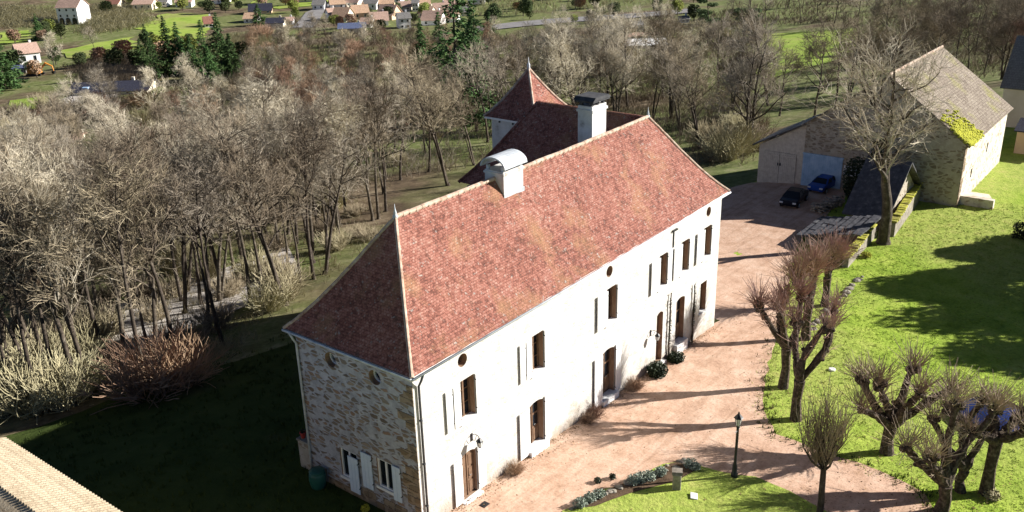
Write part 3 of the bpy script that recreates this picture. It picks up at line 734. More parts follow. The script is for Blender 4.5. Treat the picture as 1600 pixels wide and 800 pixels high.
def shrub_mesh(seed, h, rad, n, tw, mat, lean=.7):
    rnd = random.Random(seed); q = MB()
    for _ in range(n):
        a = rnd.uniform(0, 6.28); rr = rad*.35*math.sqrt(rnd.random()); el = rnd.uniform(.05, lean)
        d = Vector((math.cos(a)*math.sin(el), math.sin(a)*math.sin(el), math.cos(el)))
        pts, rd = branch(q, (rr*math.cos(a), rr*math.sin(a), -.2), d, h*rnd.uniform(.6, 1.1), tw*1.6, tw*.7, 4, rnd, .13, -.02, 3)
        for j in range(4):
            k = rnd.randint(1, 3); branch(q, pts[k], perp((pts[k+1]-pts[k]).normalized(), rnd, rnd.uniform(.3, .8)), h*rnd.uniform(.2, .45), tw, tw*.5, 2, rnd, .15, .02, 3)
    return q.mesh('shrub', mat)
VAR = []
for i, kw in enumerate([
    dict(H=17, r=.21, clear=.50, spread=4.0, twig=5, fine=3), dict(H=16, r=.18, clear=.55, spread=3.6, twig=5, fine=3), dict(H=15, r=.20, clear=.42, spread=4.6, twig=5, fine=3),
    dict(H=17.5, r=.23, clear=.46, spread=4.4, fork=2, limbs=18, twig=5, fine=3), dict(H=13, r=.20, clear=.28, spread=4.8, limbs=14), dict(H=11.5, r=.17, clear=.22, spread=4.2, limbs=14),
    dict(H=14, r=.22, clear=.25, spread=5.2, fork=3, limbs=18)]):
    t, c = bare_tree(100+i, **kw)
    VAR.append((t, c.mesh('crown', 'twig'), c.mesh('crown', 'twigdark'), c.mesh('crown', 'twigrust'), kw['H']))
def plant_tree(v, p, h, rz, label, group, ci=1, name='bare_tree', lean=0.0):
    s = h/VAR[v][4]
    e = empty(name, p, rz); e.scale = (s*1.0, s*1.0, s); e.rotation_euler = (lean*math.cos(rz), lean*math.sin(rz), rz)
    tag(e, label, 'tree', group); link('trunk', VAR[v][0], e); link('crown', VAR[v][ci], e); return e
rt = random.Random(77)
def inpoly(x, y, poly):
    c = False
    for (x0, y0), (x1, y1) in zip(poly, poly[1:]+poly[:1]):
        if (y0 > y) != (y1 > y) and x < (x1-x0)*(y-y0)/(y1-y0)+x0: c = not c
    return c
def scatter(poly, n, mind, fn, seed):
    rnd = random.Random(seed); got = []; tries = 0
    xs = [p[0] for p in poly]; ys = [p[1] for p in poly]
    while len(got) < n and tries < n*60:
        tries += 1
        x, y = rnd.uniform(min(xs), max(xs)), rnd.uniform(min(ys), max(ys))
        if not inpoly(x, y, poly): continue
        if any((x-a)**2+((y-b)*1.6)**2 < mind**2 for a, b in got): continue
        got.append((x, y)); fn(at(x, y), rnd)
    return got
# front rows of the wood, left of the house
scatter([(0,640), (0,520), (120,480), (440,400), (560,330), (640,300), (560,395), (430,500), (330,578), (200,615), (60,640)], 46, 20,
    lambda p, r: plant_tree(r.choice((0,1,1,2,3)), p, r.uniform(13.5,17.5), r.uniform(0,6.28), 'tall bare tree with a clear dark trunk in the front rows of the wood', 'front trees of the wood left of the house', r.choice((1,2,2)), lean=r.uniform(-.07,.07)), 11)
scatter([(430,440), (470,340), (640,250), (750,235), (745,275), (640,310), (560,385), (450,480)], 15, 22,
    lambda p, r: plant_tree(r.choice((0,1,2,3)), p, r.uniform(12,16), r.uniform(0,6.28), 'bare tree standing close behind the left hip of the house', 'trees close behind the house', r.choice((1,2))), 19)
scatter([(0,520), (0,340), (300,290), (560,240), (700,235), (660,300), (440,395), (120,480)], 52, 24,
    lambda p, r: plant_tree(r.choice((0,1,2,3,4)), p, r.uniform(12,16), r.uniform(0,6.28), 'bare tree with a pale twiggy crown in the middle of the wood', 'middle trees of the wood left of the house', r.choice((1,1,1,1,1,2,3)), lean=r.uniform(-.05,.05)), 12)
scatter([(0,340), (0,215), (180,175), (400,150), (560,130), (720,140), (740,235), (560,240), (300,290)], 62, 24,
    lambda p, r: plant_tree(r.choice((2,4,4,5,6)), p, r.uniform(8,12.5), r.uniform(0,6.28), 'low beige bare tree on the far side of the wood', 'far trees of the wood left of the house', r.choice((1,1,1,1,2,3))), 13)
scatter([(380,150), (395,70), (470,50), (700,62), (770,70), (780,130), (720,140)], 34, 18,
    lambda p, r: plant_tree(r.choice((2,4,5,6)), p, r.uniform(8,12), r.uniform(0,6.28), 'bare brown tree on the slope below the village', 'trees on the slope below the village', r.choice((1,2,2,3))), 14)
scatter([(760,250), (760,130), (950,80), (1180,90), (1200,180), (1170,255), (1110,262), (1040,200)], 40, 24,
    lambda p, r: plant_tree(r.choice((0,2,3,4,6)), p, r.uniform(12.5,18.5), r.uniform(0,6.28), 'bare tree behind the tower and rear of the house', 'trees behind the house', r.choice((1,1,1,2))), 15)
scatter([(1180,185), (1350,150), (1360,105), (1440,75), (1600,55), (1600,120), (1540,130), (1400,150), (1290,190)], 34, 22,
    lambda p, r: plant_tree(r.choice((0,2,3,4,6)), p, r.uniform(11,16), r.uniform(0,6.28), 'dark bare tree behind the barn', 'trees behind the barn', 2), 16)
scatter([(1100,40), (1190,5), (1600,-20), (1600,55), (1440,70), (1370,40), (1200,36)], 32, 22,
    lambda p, r: plant_tree(r.choice((2,4,5,6)), p, r.uniform(10,14), r.uniform(0,6.28), 'bare tree on the far hillside beyond the meadow', 'trees on the far hillside', r.choice((1,2))), 17)
for (x, y, v, h, ci, lb) in [(330,205,4,9,3,'bare tree with rusty twigs at the far left edge of the wood'), (278,215,5,10,3,'round rusty orange bare tree amid beige trees'), (395,95,6,11,3,'reddish bare tree beside the dark conifers'),
        (40,520,4,9,3,'bare tree with orange dead leaves at the left edge of the wood'), (1592,125,6,13,3,'reddish bare tree in front of the grey roofed house'), (150,85,2,10,1,'lone bare tree on the green meadow below the white house'), (85,105,5,11,1,'pale bare tree between the two white houses'), (165,175,4,11,1,'pale bare tree in front of the long dark roof'),
        (700,290,3,19,2,'tall dark bare tree just left of the twin chimneys'), (860,165,0,17,2,'tall forked bare tree right behind the tower roof'), (905,160,3,17,2,'dark bare tree rising behind the square chimney'), (955,165,2,15,2,'dark bare tree right of the square chimney'), (1200,165,3,17,2,'dark bare tree standing against the green meadow')]:
    p = at(x, y); plant_tree(v, p, h, rt.uniform(0,6.28), lb, None, ci)
# brush
SH = [shrub_mesh(1, 2.6, 2.0, 130, .02, 'straw'), shrub_mesh(2, 2.8, 2.2, 150, .02, 'twigrust', .9), shrub_mesh(3, 2.2, 1.8, 120, .018, 'twigdark', .9)]
def plant_shrub(v, p, s, label, group=None, name='bare_shrub'):
    o = link(name, SH[v]); o.location = p; o.scale = (s,)*3; o.rotation_euler = (0,0,rt.uniform(0,6.28)); tag(o, label, 'shrub', group); return o
plant_shrub(1, at(240,612), 1.5, 'large reddish bare shrub at the edge of the dark lawn'); plant_shrub(1, at(282,600), 1.15, 'smaller reddish bare shrub right of the large one')
for x, y, s in [(15,640,1.5), (60,640,1.6), (105,632,1.3), (40,600,1.5), (85,585,1.2), (135,610,1.0), (5,590,1.4)]:
    plant_shrub(0, at(x, y), s, 'straw coloured shrub at the left edge of the dark lawn', 'straw shrubs at the wood edge')
scatter([(0,600), (0,300), (400,230), (720,150), (700,290), (560,400), (420,510), (320,590), (150,610)], 70, 16, lambda p, r: plant_shrub(r.choice((0,2,2)), p, r.uniform(.7,1.3), 'low bare brush under the trees of the wood', 'brush under the wood'), 21)
scatter([(0,230), (0,180), (180,160), (400,120), (400,60), (760,60), (1180,40), (1180,120), (760,130), (560,160)], 80, 12, lambda p, r: plant_shrub(r.choice((0,1,2,2)), p, r.uniform(1.2,2.2), 'rounded bare brush on the valley slope', 'brush on the valley slope'), 22)
scatter([(1090,265), (1100,230), (1185,200), (1188,225), (1178,262)], 9, 14, lambda p, r: plant_shrub(r.choice((0,2)), p, r.uniform(1.0,1.8), 'bare bush at the far end of the drive beside the shed', 'bushes by the shed'), 23)

def undergrowth(name, polys, n, mat, hk, seed, clumps=6, tw=.24):
    """brush nobody could count: tufts of thin stems over the wood floor and the slope"""
    rnd = random.Random(seed); q = MB()
    for poly in polys:
        xs = [p[0] for p in poly]; ys = [p[1] for p in poly]; got = 0
        while got < n:
            x, y = rnd.uniform(min(xs), max(xs)), rnd.uniform(min(ys), max(ys))
            got += 1
            if not inpoly(x, y, poly): continue
            p = at(x, y); k = mpp(p); sp = 16*k
            for c in range(clumps):
                bx, by = p.x+rnd.gauss(0,sp), p.y+rnd.gauss(0,sp)
                b = Vector((bx, by, g(bx, by)-.05)); h = hk*rnd.uniform(.35, 1.2)
                for j in range(5):
                    d = Vector((rnd.gauss(0,.42), rnd.gauss(0,.42), 1)).normalized(); L = h*rnd.uniform(.5, 1.1); m_ = b+d*L*.5; d2 = (d+Vector((rnd.gauss(0,.4), rnd.gauss(0,.4), 0))).normalized()
                    q.tube([b, m_, m_+d2*L*.5], [tw*k, tw*k*.8, tw*k*.4], 3, cap=False)
    return tag(q.build(name, mat, fix=False), kind='stuff')
undergrowth('wood_undergrowth', [[(0,600), (0,380), (300,300), (620,270), (560,390), (420,505), (320,585), (150,610)]], 700, 'straw', 1.1, 1)
undergrowth('wood_brush', [[(0,380), (0,215), (180,175), (400,150), (560,130), (740,140), (740,270), (300,300)]], 1100, 'twig', 2.6, 2)
undergrowth('slope_brush', [[(240,150), (400,85), (470,50), (760,62), (780,130), (740,150), (400,160)], [(0,215), (0,180), (110,172), (240,150), (180,180)], [(140,100), (215,85), (230,130), (150,140)]], 900, 'twigdark', 3.0, 3)
undergrowth('far_brush', [[(0,45), (90,40), (95,20), (0,10)], [(140,55), (215,40), (215,10), (140,12)], [(330,70), (420,50), (400,90), (330,90)], [(740,30), (960,10), (1090,0), (1400,-30), (740,-30)]], 500, 'straw', 3.0, 4)
undergrowth('hill_brush', [[(1080,100), (1090,25), (1300,-10), (1600,-30), (1600,120), (1370,120), (1370,35), (1180,42)], [(750,260), (755,60), (1090,40), (1180,130), (1180,255), (1110,262), (1040,200), (860,160)]], 1100, 'twigdark', 2.6, 5)
def conifer(seed, H, R0, mat='needle', dens=1.0):
    rnd = random.Random(seed); T, F = MB(), MB()
    branch(T, (0,0,-.4), (0,0,1), H+.2, H*.016, .02, 8, rnd, .015, .02, 6)
    z = H*.06
    while z < H*.985:
        k = z/H; L = R0*(1-k)**.85*rnd.uniform(.7, 1.2)+.15
        for b in range(rnd.randint(5, 8)):
            a = rnd.uniform(0, 6.28); l = L*rnd.uniform(.55, 1.15); dr = rnd.uniform(-.45, .05)
            d = Vector((math.cos(a), math.sin(a), dr))
            T.tube([(0,0,z), d*l*.8+Vector((0,0,z))], [.03, .01], 3, cap=False)
            for c in range(int((4+6*l)*dens)):
                t = rnd.uniform(.2, 1); q = Vector((0,0,z+.12*math.sin(t*3)))+d*l*t+Vector((rnd.gauss(0,.13),rnd.gauss(0,.13),rnd.gauss(0,.1)))*(.6+l*.35)
                s = rnd.uniform(.17, .36)*(.7+l*.12); u = Vector((d.x+rnd.gauss(0,.6), d.y+rnd.gauss(0,.6), rnd.gauss(-.1,.4))).normalized(); v = u.cross(Vector((rnd.gauss(0,.5),rnd.gauss(0,.5),1))).normalized()
                F.face([q-u*s, q+v*s*.55-Vector((0,0,s*.2)), q+u*s*1.2, q-v*s*.55-Vector((0,0,s*.2))])
        z += H*.032*rnd.uniform(.8, 1.2)
    return T.mesh('trunk', 'bark'), F.mesh('foliage', mat)
CV = [conifer(1, 15, 4.3, dens=1.5), conifer(2, 13, 4.6, dens=1.5), conifer(3, 17, 3.6, dens=1.2)]
def plant_conifer(v, p, h, label, wide=1.0):
    H = (15, 13, 17)[v]; e = empty('conifer_tree', p, rt.uniform(0,6.28)); e.scale = (h/H*wide, h/H*wide, h/H); tag(e, label, 'tree', 'dark conifers')
    link('trunk', CV[v][0], e); link('foliage', CV[v][1], e)
for x, y, v, h, wd, lb in [(268,118,0,17,1.0,'tallest green conifer of the clump below the meadow'), (305,128,1,13,1.0,'broad green conifer right of the tallest one in the clump'), (348,112,0,17,1.15,'wide dark conifer at the right end of the clump'), (225,112,1,10,.9,'small conifer at the left end of the clump'), (245,122,2,12,1.0,'dark conifer just left of the tallest one in the clump'), (330,128,1,10,1.1,'low dark conifer in front of the wide one'),
        (8,140,1,16,1.2,'big conifer cut by the left edge of the picture'), (62,62,0,10,1.1,'lone dark conifer left of the white arcaded house'), (718,190,2,29,1.0,'very tall dark conifer in the wood left of the tower'), (745,205,2,24,1.0,'tall conifer between the very tall one and the tower'), (690,140,2,19,1.1,'tall conifer behind the very tall one'), (660,110,0,14,1.0,'conifer at the foot of the village houses'), (738,110,0,16,1.1,'conifer beside the lane right of the village'), (765,60,1,9,1.0,'small dark conifer beside the far lane'), (285,116,0,15,1.1,'dark conifer between the tallest and the broad one'), (322,108,2,15,1.2,'slender conifer behind the broad one'), (365,118,1,12,1.1,'bushy conifer at the far right of the clump'), (235,104,0,13,1.0,'conifer behind the small one at the left of the clump'), (405,40,1,9,1.4,'yellow green bushy conifer beside the dark roofed house')]:
    plant_conifer(v, at(x, y), h, lb, wd)
def pine(p, H, label, seed):
    rnd = random.Random(seed); e = empty('pine_tree', p); tag(e, label, 'tree'); T, F = MB(), MB()
    pts, rad = branch(T, (0,0,-.4), (0,0,1), H*.9, .3, .08, 7, rnd, .05, .03, 7)
    for k in range(14):
        q = pts[rnd.randint(4, 7)]; a = rnd.uniform(0, 6.28); L = rnd.uniform(1.2, 3.4); c = q+Vector((math.cos(a)*L, math.sin(a)*L, rnd.uniform(.2, 1.4)))
        T.tube([q, c], [.08, .03], 4, cap=False); leafcloud(F, c, 1.6, 1.6, .6, 330, .2, rnd, .1)
    T.build('trunk', 'bark', e); F.build('foliage', 'pine', e, fix=False)
pine(at(1105,75), 15, 'tall pine with flat green tiers above the bare trees', 5); pine(at(1158,95), 13, 'lower spreading pine right of the tall one', 6)

# ------------------------------------------------------------------ pollards along the drive
def pollard(p, H, trunk, r, limbs, label, seed, shoot=1.3, ns=42, mat='twigred', lean=(0,0), knobby=False, grow=1.35, group='pollard trees on the lawn', name='pollard_tree'):
    """short thick trunk, crooked limbs with swollen heads, sprays of year-old shoots"""
    rnd = random.Random(seed); e = empty(name, p); tag(e, label, 'tree', group); SW = .0165; ns = int(ns*1.5); shoot *= 1.15
    T, S = MB(), MB(); top = Vector((lean[0], lean[1], trunk))
    T.tube([(0,0,-.3), (0,0,.05), top*.5+Vector((rnd.gauss(0,.05),rnd.gauss(0,.05),0)), top*.85, top], [r*1.7, r*1.25, r*.95, r*1.05, r*1.15], 9)
    def sprays(c, d, n, L):
        for _ in range(n):
            dd = (d*.35+Vector((rnd.gauss(0,.55),rnd.gauss(0,.55),.6+rnd.gauss(0,.35)))).normalized()
            pts, _r2 = branch(S, c+dd*.05, dd, L*rnd.uniform(.45, 1.15), SW, SW*.55, 3, rnd, .09, .05, 3)
            if rnd.random() < .5: branch(S, pts[1], perp(dd, rnd, .5), L*.4, SW*.8, SW*.45, 1, rnd, .1, .05, 3)
    for (az, el, L, kink) in limbs:
        L *= grow
        ca = _r*math.cos(az)+Vector((_r.y*-1, _r.x, 0))*math.sin(az); ca.z = 0; ca.normalize()   # az 0 = towards picture right
        d = (ca*math.cos(el)+Vector((0,0,1))*math.sin(el)).normalized(); q = top.copy(); pts = [q]; rad = [r*.85]; n = 8
        for k in range(n):
            upk = kink*k/n
            d = (d+Vector((rnd.gauss(0,.14),rnd.gauss(0,.14),.045+upk*.2+rnd.gauss(0,.06)))).normalized()
            q = q+d*(L/n); pts.append(q); rad.append(r*(.80-.34*k/n)*rnd.uniform(.78,1.3))
            if k > 1 and rnd.random() < .8: 
                c = q+perp(d, rnd, 1.4)*rad[-1]*.9; T.lathe([(.02,-.1),(rad[-1]*.55,-.05),(rad[-1]*.6,.04),(.03,.11)], 6, tuple(c)); sprays(c, perp(d, rnd, 1.0), int(ns*.10), shoot*.6)
        T.tube(pts, rad, 9)
        kr = rad[-1]*1.7
        for z in range(4):
            c = q+Vector((rnd.gauss(0,kr*.5),rnd.gauss(0,kr*.5),rnd.gauss(0,kr*.4))); T.lathe([(.03,-kr*.8),(kr*.7,-kr*.45),(kr*.8,.05),(kr*.5,kr*.55),(.02,kr*.75)], 7, tuple(c))
            sprays(c, d, ns//4, shoot)
    T.build('trunk', 'pbark', e, fix=False); S.build('shoots', mat, e, fix=False); return e
pollard(at(1385,708), 5.5, 1.6, .30, [(.1,.72,2.3,.3), (1.2,1.15,2.2,.3), (2.9,.85,1.9,.5), (3.7,.8,1.7,.5), (-.7,1.0,2.1,.3), (2.0,1.2,1.9,.3)], 'dark pollard standing alone on the lawn where the path narrows', 1, 1.45, 48, 'twigtan', grow=1.45)
pollard(at(1223,606), 6, 2.6, .26, [(3.0,.9,2.4,.4), (2.2,1.2,2.3,.4), (.5,1.25,2.4,.3), (3.8,1.1,2.2,.3)], 'pollard with upright limbs at the grass edge nearest the house front', 2, 1.4, 64)
pollard(at(1243,656), 6.5, 2.5, .27, [(.0,.75,3.2,.5), (3.0,1.2,2.6,.3), (1.8,1.25,2.4,.3)], 'pollard with one long limb reaching right beside the drive', 3, 1.3, 52)
pollard(at(1258,530), 6, 2.8, .28, [(2.6,1.15,1.6,.2), (.4,1.0,1.8,.3), (1.6,1.3,1.5,.2), (3.4,.9,1.7,.3)], 'pollard with a wide spray of red shoots beside the far drive', 4, 2.0, 90, grow=1.1)
pollard(at(1288,478), 5.5, 2.2, .26, [(3.0,1.0,1.6,.2), (.3,1.1,1.5,.3), (1.5,1.2,1.4,.2)], 'pollard with red shoots beside the end of the mossy wall', 5, 1.9, 80, grow=1.05)
pollard(at(1470,800), 5.5, 1.5, .28, [(2.9,.7,1.7,.6), (1.4,1.25,2.6,.2), (.5,1.0,2.6,.4), (3.8,.9,1.5,.5)], 'gnarled pollard at the bottom edge beside the gravel path', 6, 1.5, 46, 'twigtan', grow=1.6)
pollard(at(1540,772), 5.5, 3.1, .27, [(2.9,.35,2.3,.2), (.2,.4,1.6,.3), (1.6,.6,1.2,.2), (3.6,.3,1.4,.2), (-.6,.5,1.4,.2)], 'gnarled pollard with spreading knobby head in front of the blue pool', 7, 1.1, 46, 'twigtan', grow=1.2)
pollard(at(1500,768), 4.2, 1.2, .22, [(1.5,1.3,2.6,.2), (.4,1.1,2.3,.4), (2.7,1.1,2.2,.3)], 'slender pollard between the two gnarled ones', 8, 1.1, 34, 'twigtan', grow=1.35)
# young tree at the bottom edge
def young(p, label):
    rnd = random.Random(31); e = empty('young_tree', p); tag(e, label, 'tree'); T, S = MB(), MB()
    pts, rad = branch(T, (0,0,-.3), (.03,.0,1), 2.7, .17, .13, 5, rnd, .05, .02, 7)
    for k in range(9):
        d = perp(Vector((0,0,1)), rnd, rnd.uniform(.45, .95)); bp, br = branch(T, pts[-1]-Vector((0,0,rnd.uniform(0,.25))), d, rnd.uniform(1.5, 2.5), .065, .022, 5, rnd, .16, .22, 5)
        for j in range(40):
            q = bp[rnd.randint(1, 5)]; a, b_ = branch(S, q, perp(Vector((0,0,1)), rnd, rnd.uniform(.05, .55)), rnd.uniform(1.0, 2.6), .017, .008, 3, rnd, .08, .06, 3)
            branch(S, a[1], perp(Vector((0,0,1)), rnd, .5), .5, .012, .006, 1, rnd, .1, .05, 3)
    T.build('trunk', 'bark', e); S.build('shoots', 'twigdark', e, fix=False)
young(at(1280,806), 'young tree with upright brown shoots on a slim trunk at the bottom edge')
def tufts(name, n, mat, box, seed, h=.10):
    rnd = random.Random(seed); q = MB(); edge = [Vector((p.x, p.y)) for p in P2]
    for _ in range(n):
        x, y = rnd.uniform(*box[0]), rnd.uniform(*box[1])
        if _ % 16 == 0:      # ragged fringe where the grass meets the gravel
            i = rnd.randint(0, len(edge)-2); c = edge[i].lerp(edge[i+1], rnd.random()); x, y = c.x+rnd.gauss(0,.3), c.y+rnd.gauss(0,.3)
        elif inpoly(x, y, DRP): continue
        for j in range(5):
            bx, by = x+rnd.gauss(0,.09), y+rnd.gauss(0,.09); z = g(bx, by)+.03; a = rnd.uniform(0,6.28); hh = h*rnd.uniform(.5,1.5); c, s_ = math.cos(a)*.03, math.sin(a)*.03
            q.face([(bx-c,by-s_,z), (bx+c,by+s_,z), (bx+rnd.gauss(0,.05),by+rnd.gauss(0,.05),z+hh)])
    tag(q.build(name, mat, fix=False), kind='stuff')
DRP = DR+[(p.x, p.y) for p in P2]+[(10,-21), (-4,-21)]
tufts('lawn_tufts', 9000, 'lawn', ((9,70), (-22,-1)), 5, .06)
tufts('shaded_tufts', 3500, 'shadelawn', ((-14,30), (-1,26)), 6, .2)
MT['deadleaf'] = mottle('fallen_leaf', [(.3, (.12,.07,.035)), (.6, (.26,.16,.08)), (.75, (.40,.29,.16))], 6, 1, 0)
q = MB(); rnd = random.Random(123)
spots = [at(*c) for c in ((1385,708),(1223,606),(1243,656),(1258,530),(1470,800),(1540,772),(1280,800),(1380,385))]
for k in range(3600):
    if k % 3 == 0: c = rnd.choice(spots); x, y = c.x+rnd.gauss(0,1.6), c.y+rnd.gauss(0,1.6)
    elif k % 3 == 1: x, y = rnd.uniform(0,29), -abs(rnd.gauss(0,.35))-.05
    else: x, y = rnd.uniform(2,60), rnd.uniform(-20,-.3)
    z = g(x, y)+.10; a = rnd.uniform(0,6.28); s_ = rnd.uniform(.025,.06); u = Vector((math.cos(a),math.sin(a),rnd.uniform(-.4,.4)))*s_; v = Vector((-math.sin(a),math.cos(a),rnd.uniform(-.4,.4)))*s_*.7; c = Vector((x,y,z)); q.face([c-u, c+v, c+u, c-v])
tag(q.build('fallen_leaves', 'deadleaf', fix=False), kind='stuff')
# the big bare tree by the mossy wall
t, c = bare_tree(301, 18.5, .52, .36, 6.6, limbs=17, sub=6, twig=6, fine=3, tw=.018, upness=.06)
e = empty('tall_bare_tree', at(1380,380), 1.0); tag(e, 'large pale bare tree growing beside the mossy wall in front of the barn', 'tree'); link('trunk', t, e); link('crown', c.mesh('crown', 'twig'), e)

# ------------------------------------------------------------------ barn, shed, outbuilding, houses on the right
barn = empty('stone_barn', (0,0,0)); tag(barn, 'big old stone barn with a lichened tile roof and mossy corner', 'barn')
bx0, bx1, byf, byb, byr, bze, bzr = 66.3, 84.2, -6.6, 8.4, .9, 3.7, 9.2
mw = MB(); mw.face([(bx0,byf,-4), (bx0,byb,-4), (bx0,byb,bze), (bx0,byr,bzr-.1), (bx0,byf,bze)]); mw.face([(bx1,byf,-4), (bx1,byb,-4), (bx1,byb,bze), (bx1,byr,bzr-.1), (bx1,byf,bze)]); mw.face([(bx0,byb,-6), (bx1,byb,-6), (bx1,byb,bze), (bx0,byb,bze)])
mw.build('gable_wall', 'barnwall', barn)
mw, mr = MB(), MB()
holed_wall(mw, mr, lambda u, v, d: (u, byf+d, v), [(bx0,-4), (bx1,-4), (bx1,bze), (bx0,bze)], [loop_rect(76.0, .6, 76.5, 1.6), loop_rect(70.3, -.6, 70.75, .3)], .4)
mr.face([(75.9,byf+.4,.5), (76.6,byf+.4,.5), (76.6,byf+.4,1.7), (75.9,byf+.4,1.7)]); mr.face([(70.2,byf+.4,-.7), (70.9,byf+.4,-.7), (70.9,byf+.4,.4), (70.2,byf+.4,.4)])
mw.build('side_wall', 'barnlime', barn, fix=False); mr.build('window_slit', 'iron', barn, fix=False)
mq = MB(); zz = -3
rb = random.Random(9)
while zz < bze-.2:
    h = rb.uniform(.25, .45); L = rb.choice((.4, .7, .9)); mq = MB(); mq.box(bx0-.02, byf-.03, zz, bx0+L, byf+.03, zz+h-.03); mq.build('quoin', 'quoin', barn); zz += h
mr = MB(); th = .16
def slab(mb, a, b, c, d, t):
    a, b, c, d = [Vector(p) for p in (a, b, c, d)]; n = (b-a).cross(d-a).normalized()
    if n.z < 0: n = -n
    lo = [p-n*t for p in (a, b, c, d)]
    mb.face([a, b, c, d]); mb.face(lo[::-1])
    for p, q, r_, s in ((a,b,lo[1],lo[0]), (b,c,lo[2],lo[1]), (c,d,lo[3],lo[2]), (d,a,lo[0],lo[3])): mb.face([p, q, r_, s])
e1 = (bzr-bze)/(byr-byf)
slab(mr, (bx0-.3,byf-.45,bze-.45*e1+.15), (bx1+.3,byf-.45,bze-.45*e1+.15), (bx1+.3,byr,bzr+.15), (bx0-.3,byr,bzr+.15), th)
e2 = (bzr-bze)/(byb-byr)
slab(mr, (bx0-.3,byb+.4,bze-.4*e2+.15), (bx1+.3,byb+.4,bze-.4*e2+.15), (bx1+.3,byr+.005,bzr+.15), (bx0-.3,byr+.005,bzr+.15), th)
br = mr.build('roof', 'barnroof', barn)
mr = MB(); roll([(bx0-.3,byr,bzr+.16), (bx1+.3,byr,bzr+.16)], .14, mr); mr.build('ridge_tiles', 'ridge', barn)
mm = MB(); rm = random.Random(12)
for k in range(520):
    u = abs(rm.gauss(0, 2.3)); v = abs(rm.gauss(0, 1.2)); 
    if u > 5.5 or v > 3.4: continue
    y = byf-.4+v; x = bx0-.2+u; z = bze+(y-byf)*e1+.17; s = rm.uniform(.12, .34)
    mm.lathe([(s,-.03), (s*.8,.05), (s*.3,.09)], 6, (x, y, z))
mm.build('moss', 'mossroof', br)
q = MB(); q.box(bx0-.12, 4.35, -3.2, bx0-.03, 8.4, .55)
for k in range(17): q.box(bx0-.15, 4.4+k*.235, -3.2, bx0-.12, 4.44+k*.235, .5)
q.box(bx0-.16, 4.3, .55, bx0-.02, 8.45, .7); q.build('blue_sliding_door', 'bluedoor', barn)
q = MB(); q.box(bx0-.04, 2.4, -1.0, bx0-.01, 4.2, .0); q.build('limewash_patch', 'white', barn)
q = MB(); q.prism([(67.5,-6.62), (69.8,-6.62), (69.8,-8.6), (67.9,-9.4)], -3.6, -1.75, plane='xy'); q.box(67.3,-9.5,-3.6,67.9,-6.62,-1.55); q.build('stone_ramp', 'barnlime', barn)
shed = empty('lean_to_shed', (0,0,0)); tag(shed, 'wooden lean-to shed with plank double doors against the stone barn', 'shed')
q = MB(); q.face([(66.7,8.45,-4), (66.7,13.35,-4), (66.7,13.35,.75), (66.7,8.45,3.5)]); q.face([(66.7,13.35,-4), (73,13.35,-4), (73,13.35,.75), (66.7,13.35,.75)]); q.face([(73,8.45,-4), (73,13.35,-4), (73,13.35,.75), (73,8.45,3.5)])
q.build('plank_wall', 'planks', shed)
q = MB(); slab(q, (66.1,8.42,3.75), (73.4,8.42,3.75), (73.4,13.95,.78), (66.1,13.95,.78), .14); q.build('roof', 'slate', shed)
for a, b in ((9.25, 11.0), (11.04, 12.8)):
    q = MB(); n = 9
    for k in range(n): q.box(66.58, a+(b-a)*k/n+.008, -3.2, 66.69, a+(b-a)*(k+1)/n-.008, .2)
    q.box(66.53, a+.05, -.2, 66.58, b-.05, -.05); q.box(66.53, a+.05, -2.3, 66.58, b-.05, -2.15); d = q.build('shed_door', 'planks', shed)
    q = MB(); q.box(66.5, (10.85 if a < 10 else 11.1), -1.2, 66.53, (10.95 if a < 10 else 11.2), -.9); q.build('handle', 'iron', d)
# long low outbuilding behind the mossy wall
ob = empty('low_outbuilding', (0,0,0)); tag(ob, 'low outbuilding with a dark slate roof sloping away behind the mossy wall', 'outbuilding')
q = MB(); q.box(49.3, -3.0, -4, 54.4, 1.4, -1.75); q.build('wall', 'barnwall', ob)
q = MB(); rr = random.Random(6); n = 9
for k in range(n):
    ya, yb = -3.2+5.2*k/n, -3.2+5.2*(k+1)/n; za = -.55-1.15*k/n; x = 49.0
    while x < 54.6:
        L = rr.uniform(.7, 1.6); j = rr.uniform(-.03, .05); xe = min(x+L-.015, 54.6); q.box(x, ya, za-.14+j, xe, yb+.1, za+j); x += L
q.build('slate_roof', 'slate', ob)
bo = empty('black_roofed_outbuilding', (0,0,0)); tag(bo, 'taller outbuilding with a black slate gable roof before the barn gable', 'outbuilding')
q = MB(); q.box(56.0, -3.0, -4, 65.4, -.1, -.9)
for yy in (-3.0, -.1): q.face([(56.0,yy,-.9), (65.4,yy,-.9), (60.6,yy,2.6)])
q.build('wall', 'barnwall', bo)
q = MB(); slab(q, (54.9,-3.6,-1.0), (54.9,.35,-1.0), (60.5,.35,2.95), (60.5,-3.6,2.95), .14); slab(q, (66.0,-3.6,-.9), (66.0,.35,-.9), (60.504,.35,2.95), (60.504,-3.6,2.95), .14); q.build('roof', 'slate', bo)
for j, (x, y) in enumerate([(63.2,2.0), (63.8,.2)]):
    e = empty('evergreen_bush', (x, y, g(x, y))); tag(e, ('dark ivy bush beside the black gable roof', 'dark ivy bush rising behind the black gable roof')[j], 'bush'); rr = random.Random(8+j)
    q = MB(); leafcloud(q, (0,0,2.2+j), 1.2, 1.2, 2.2+j, 1500, .15, rr, .4); q.build('leaves', 'leaf', e, fix=False); q = MB(); q.tube([(0,0,-.3), (.1,0,3)], .08, 5); q.build('stem', 'bark', e)
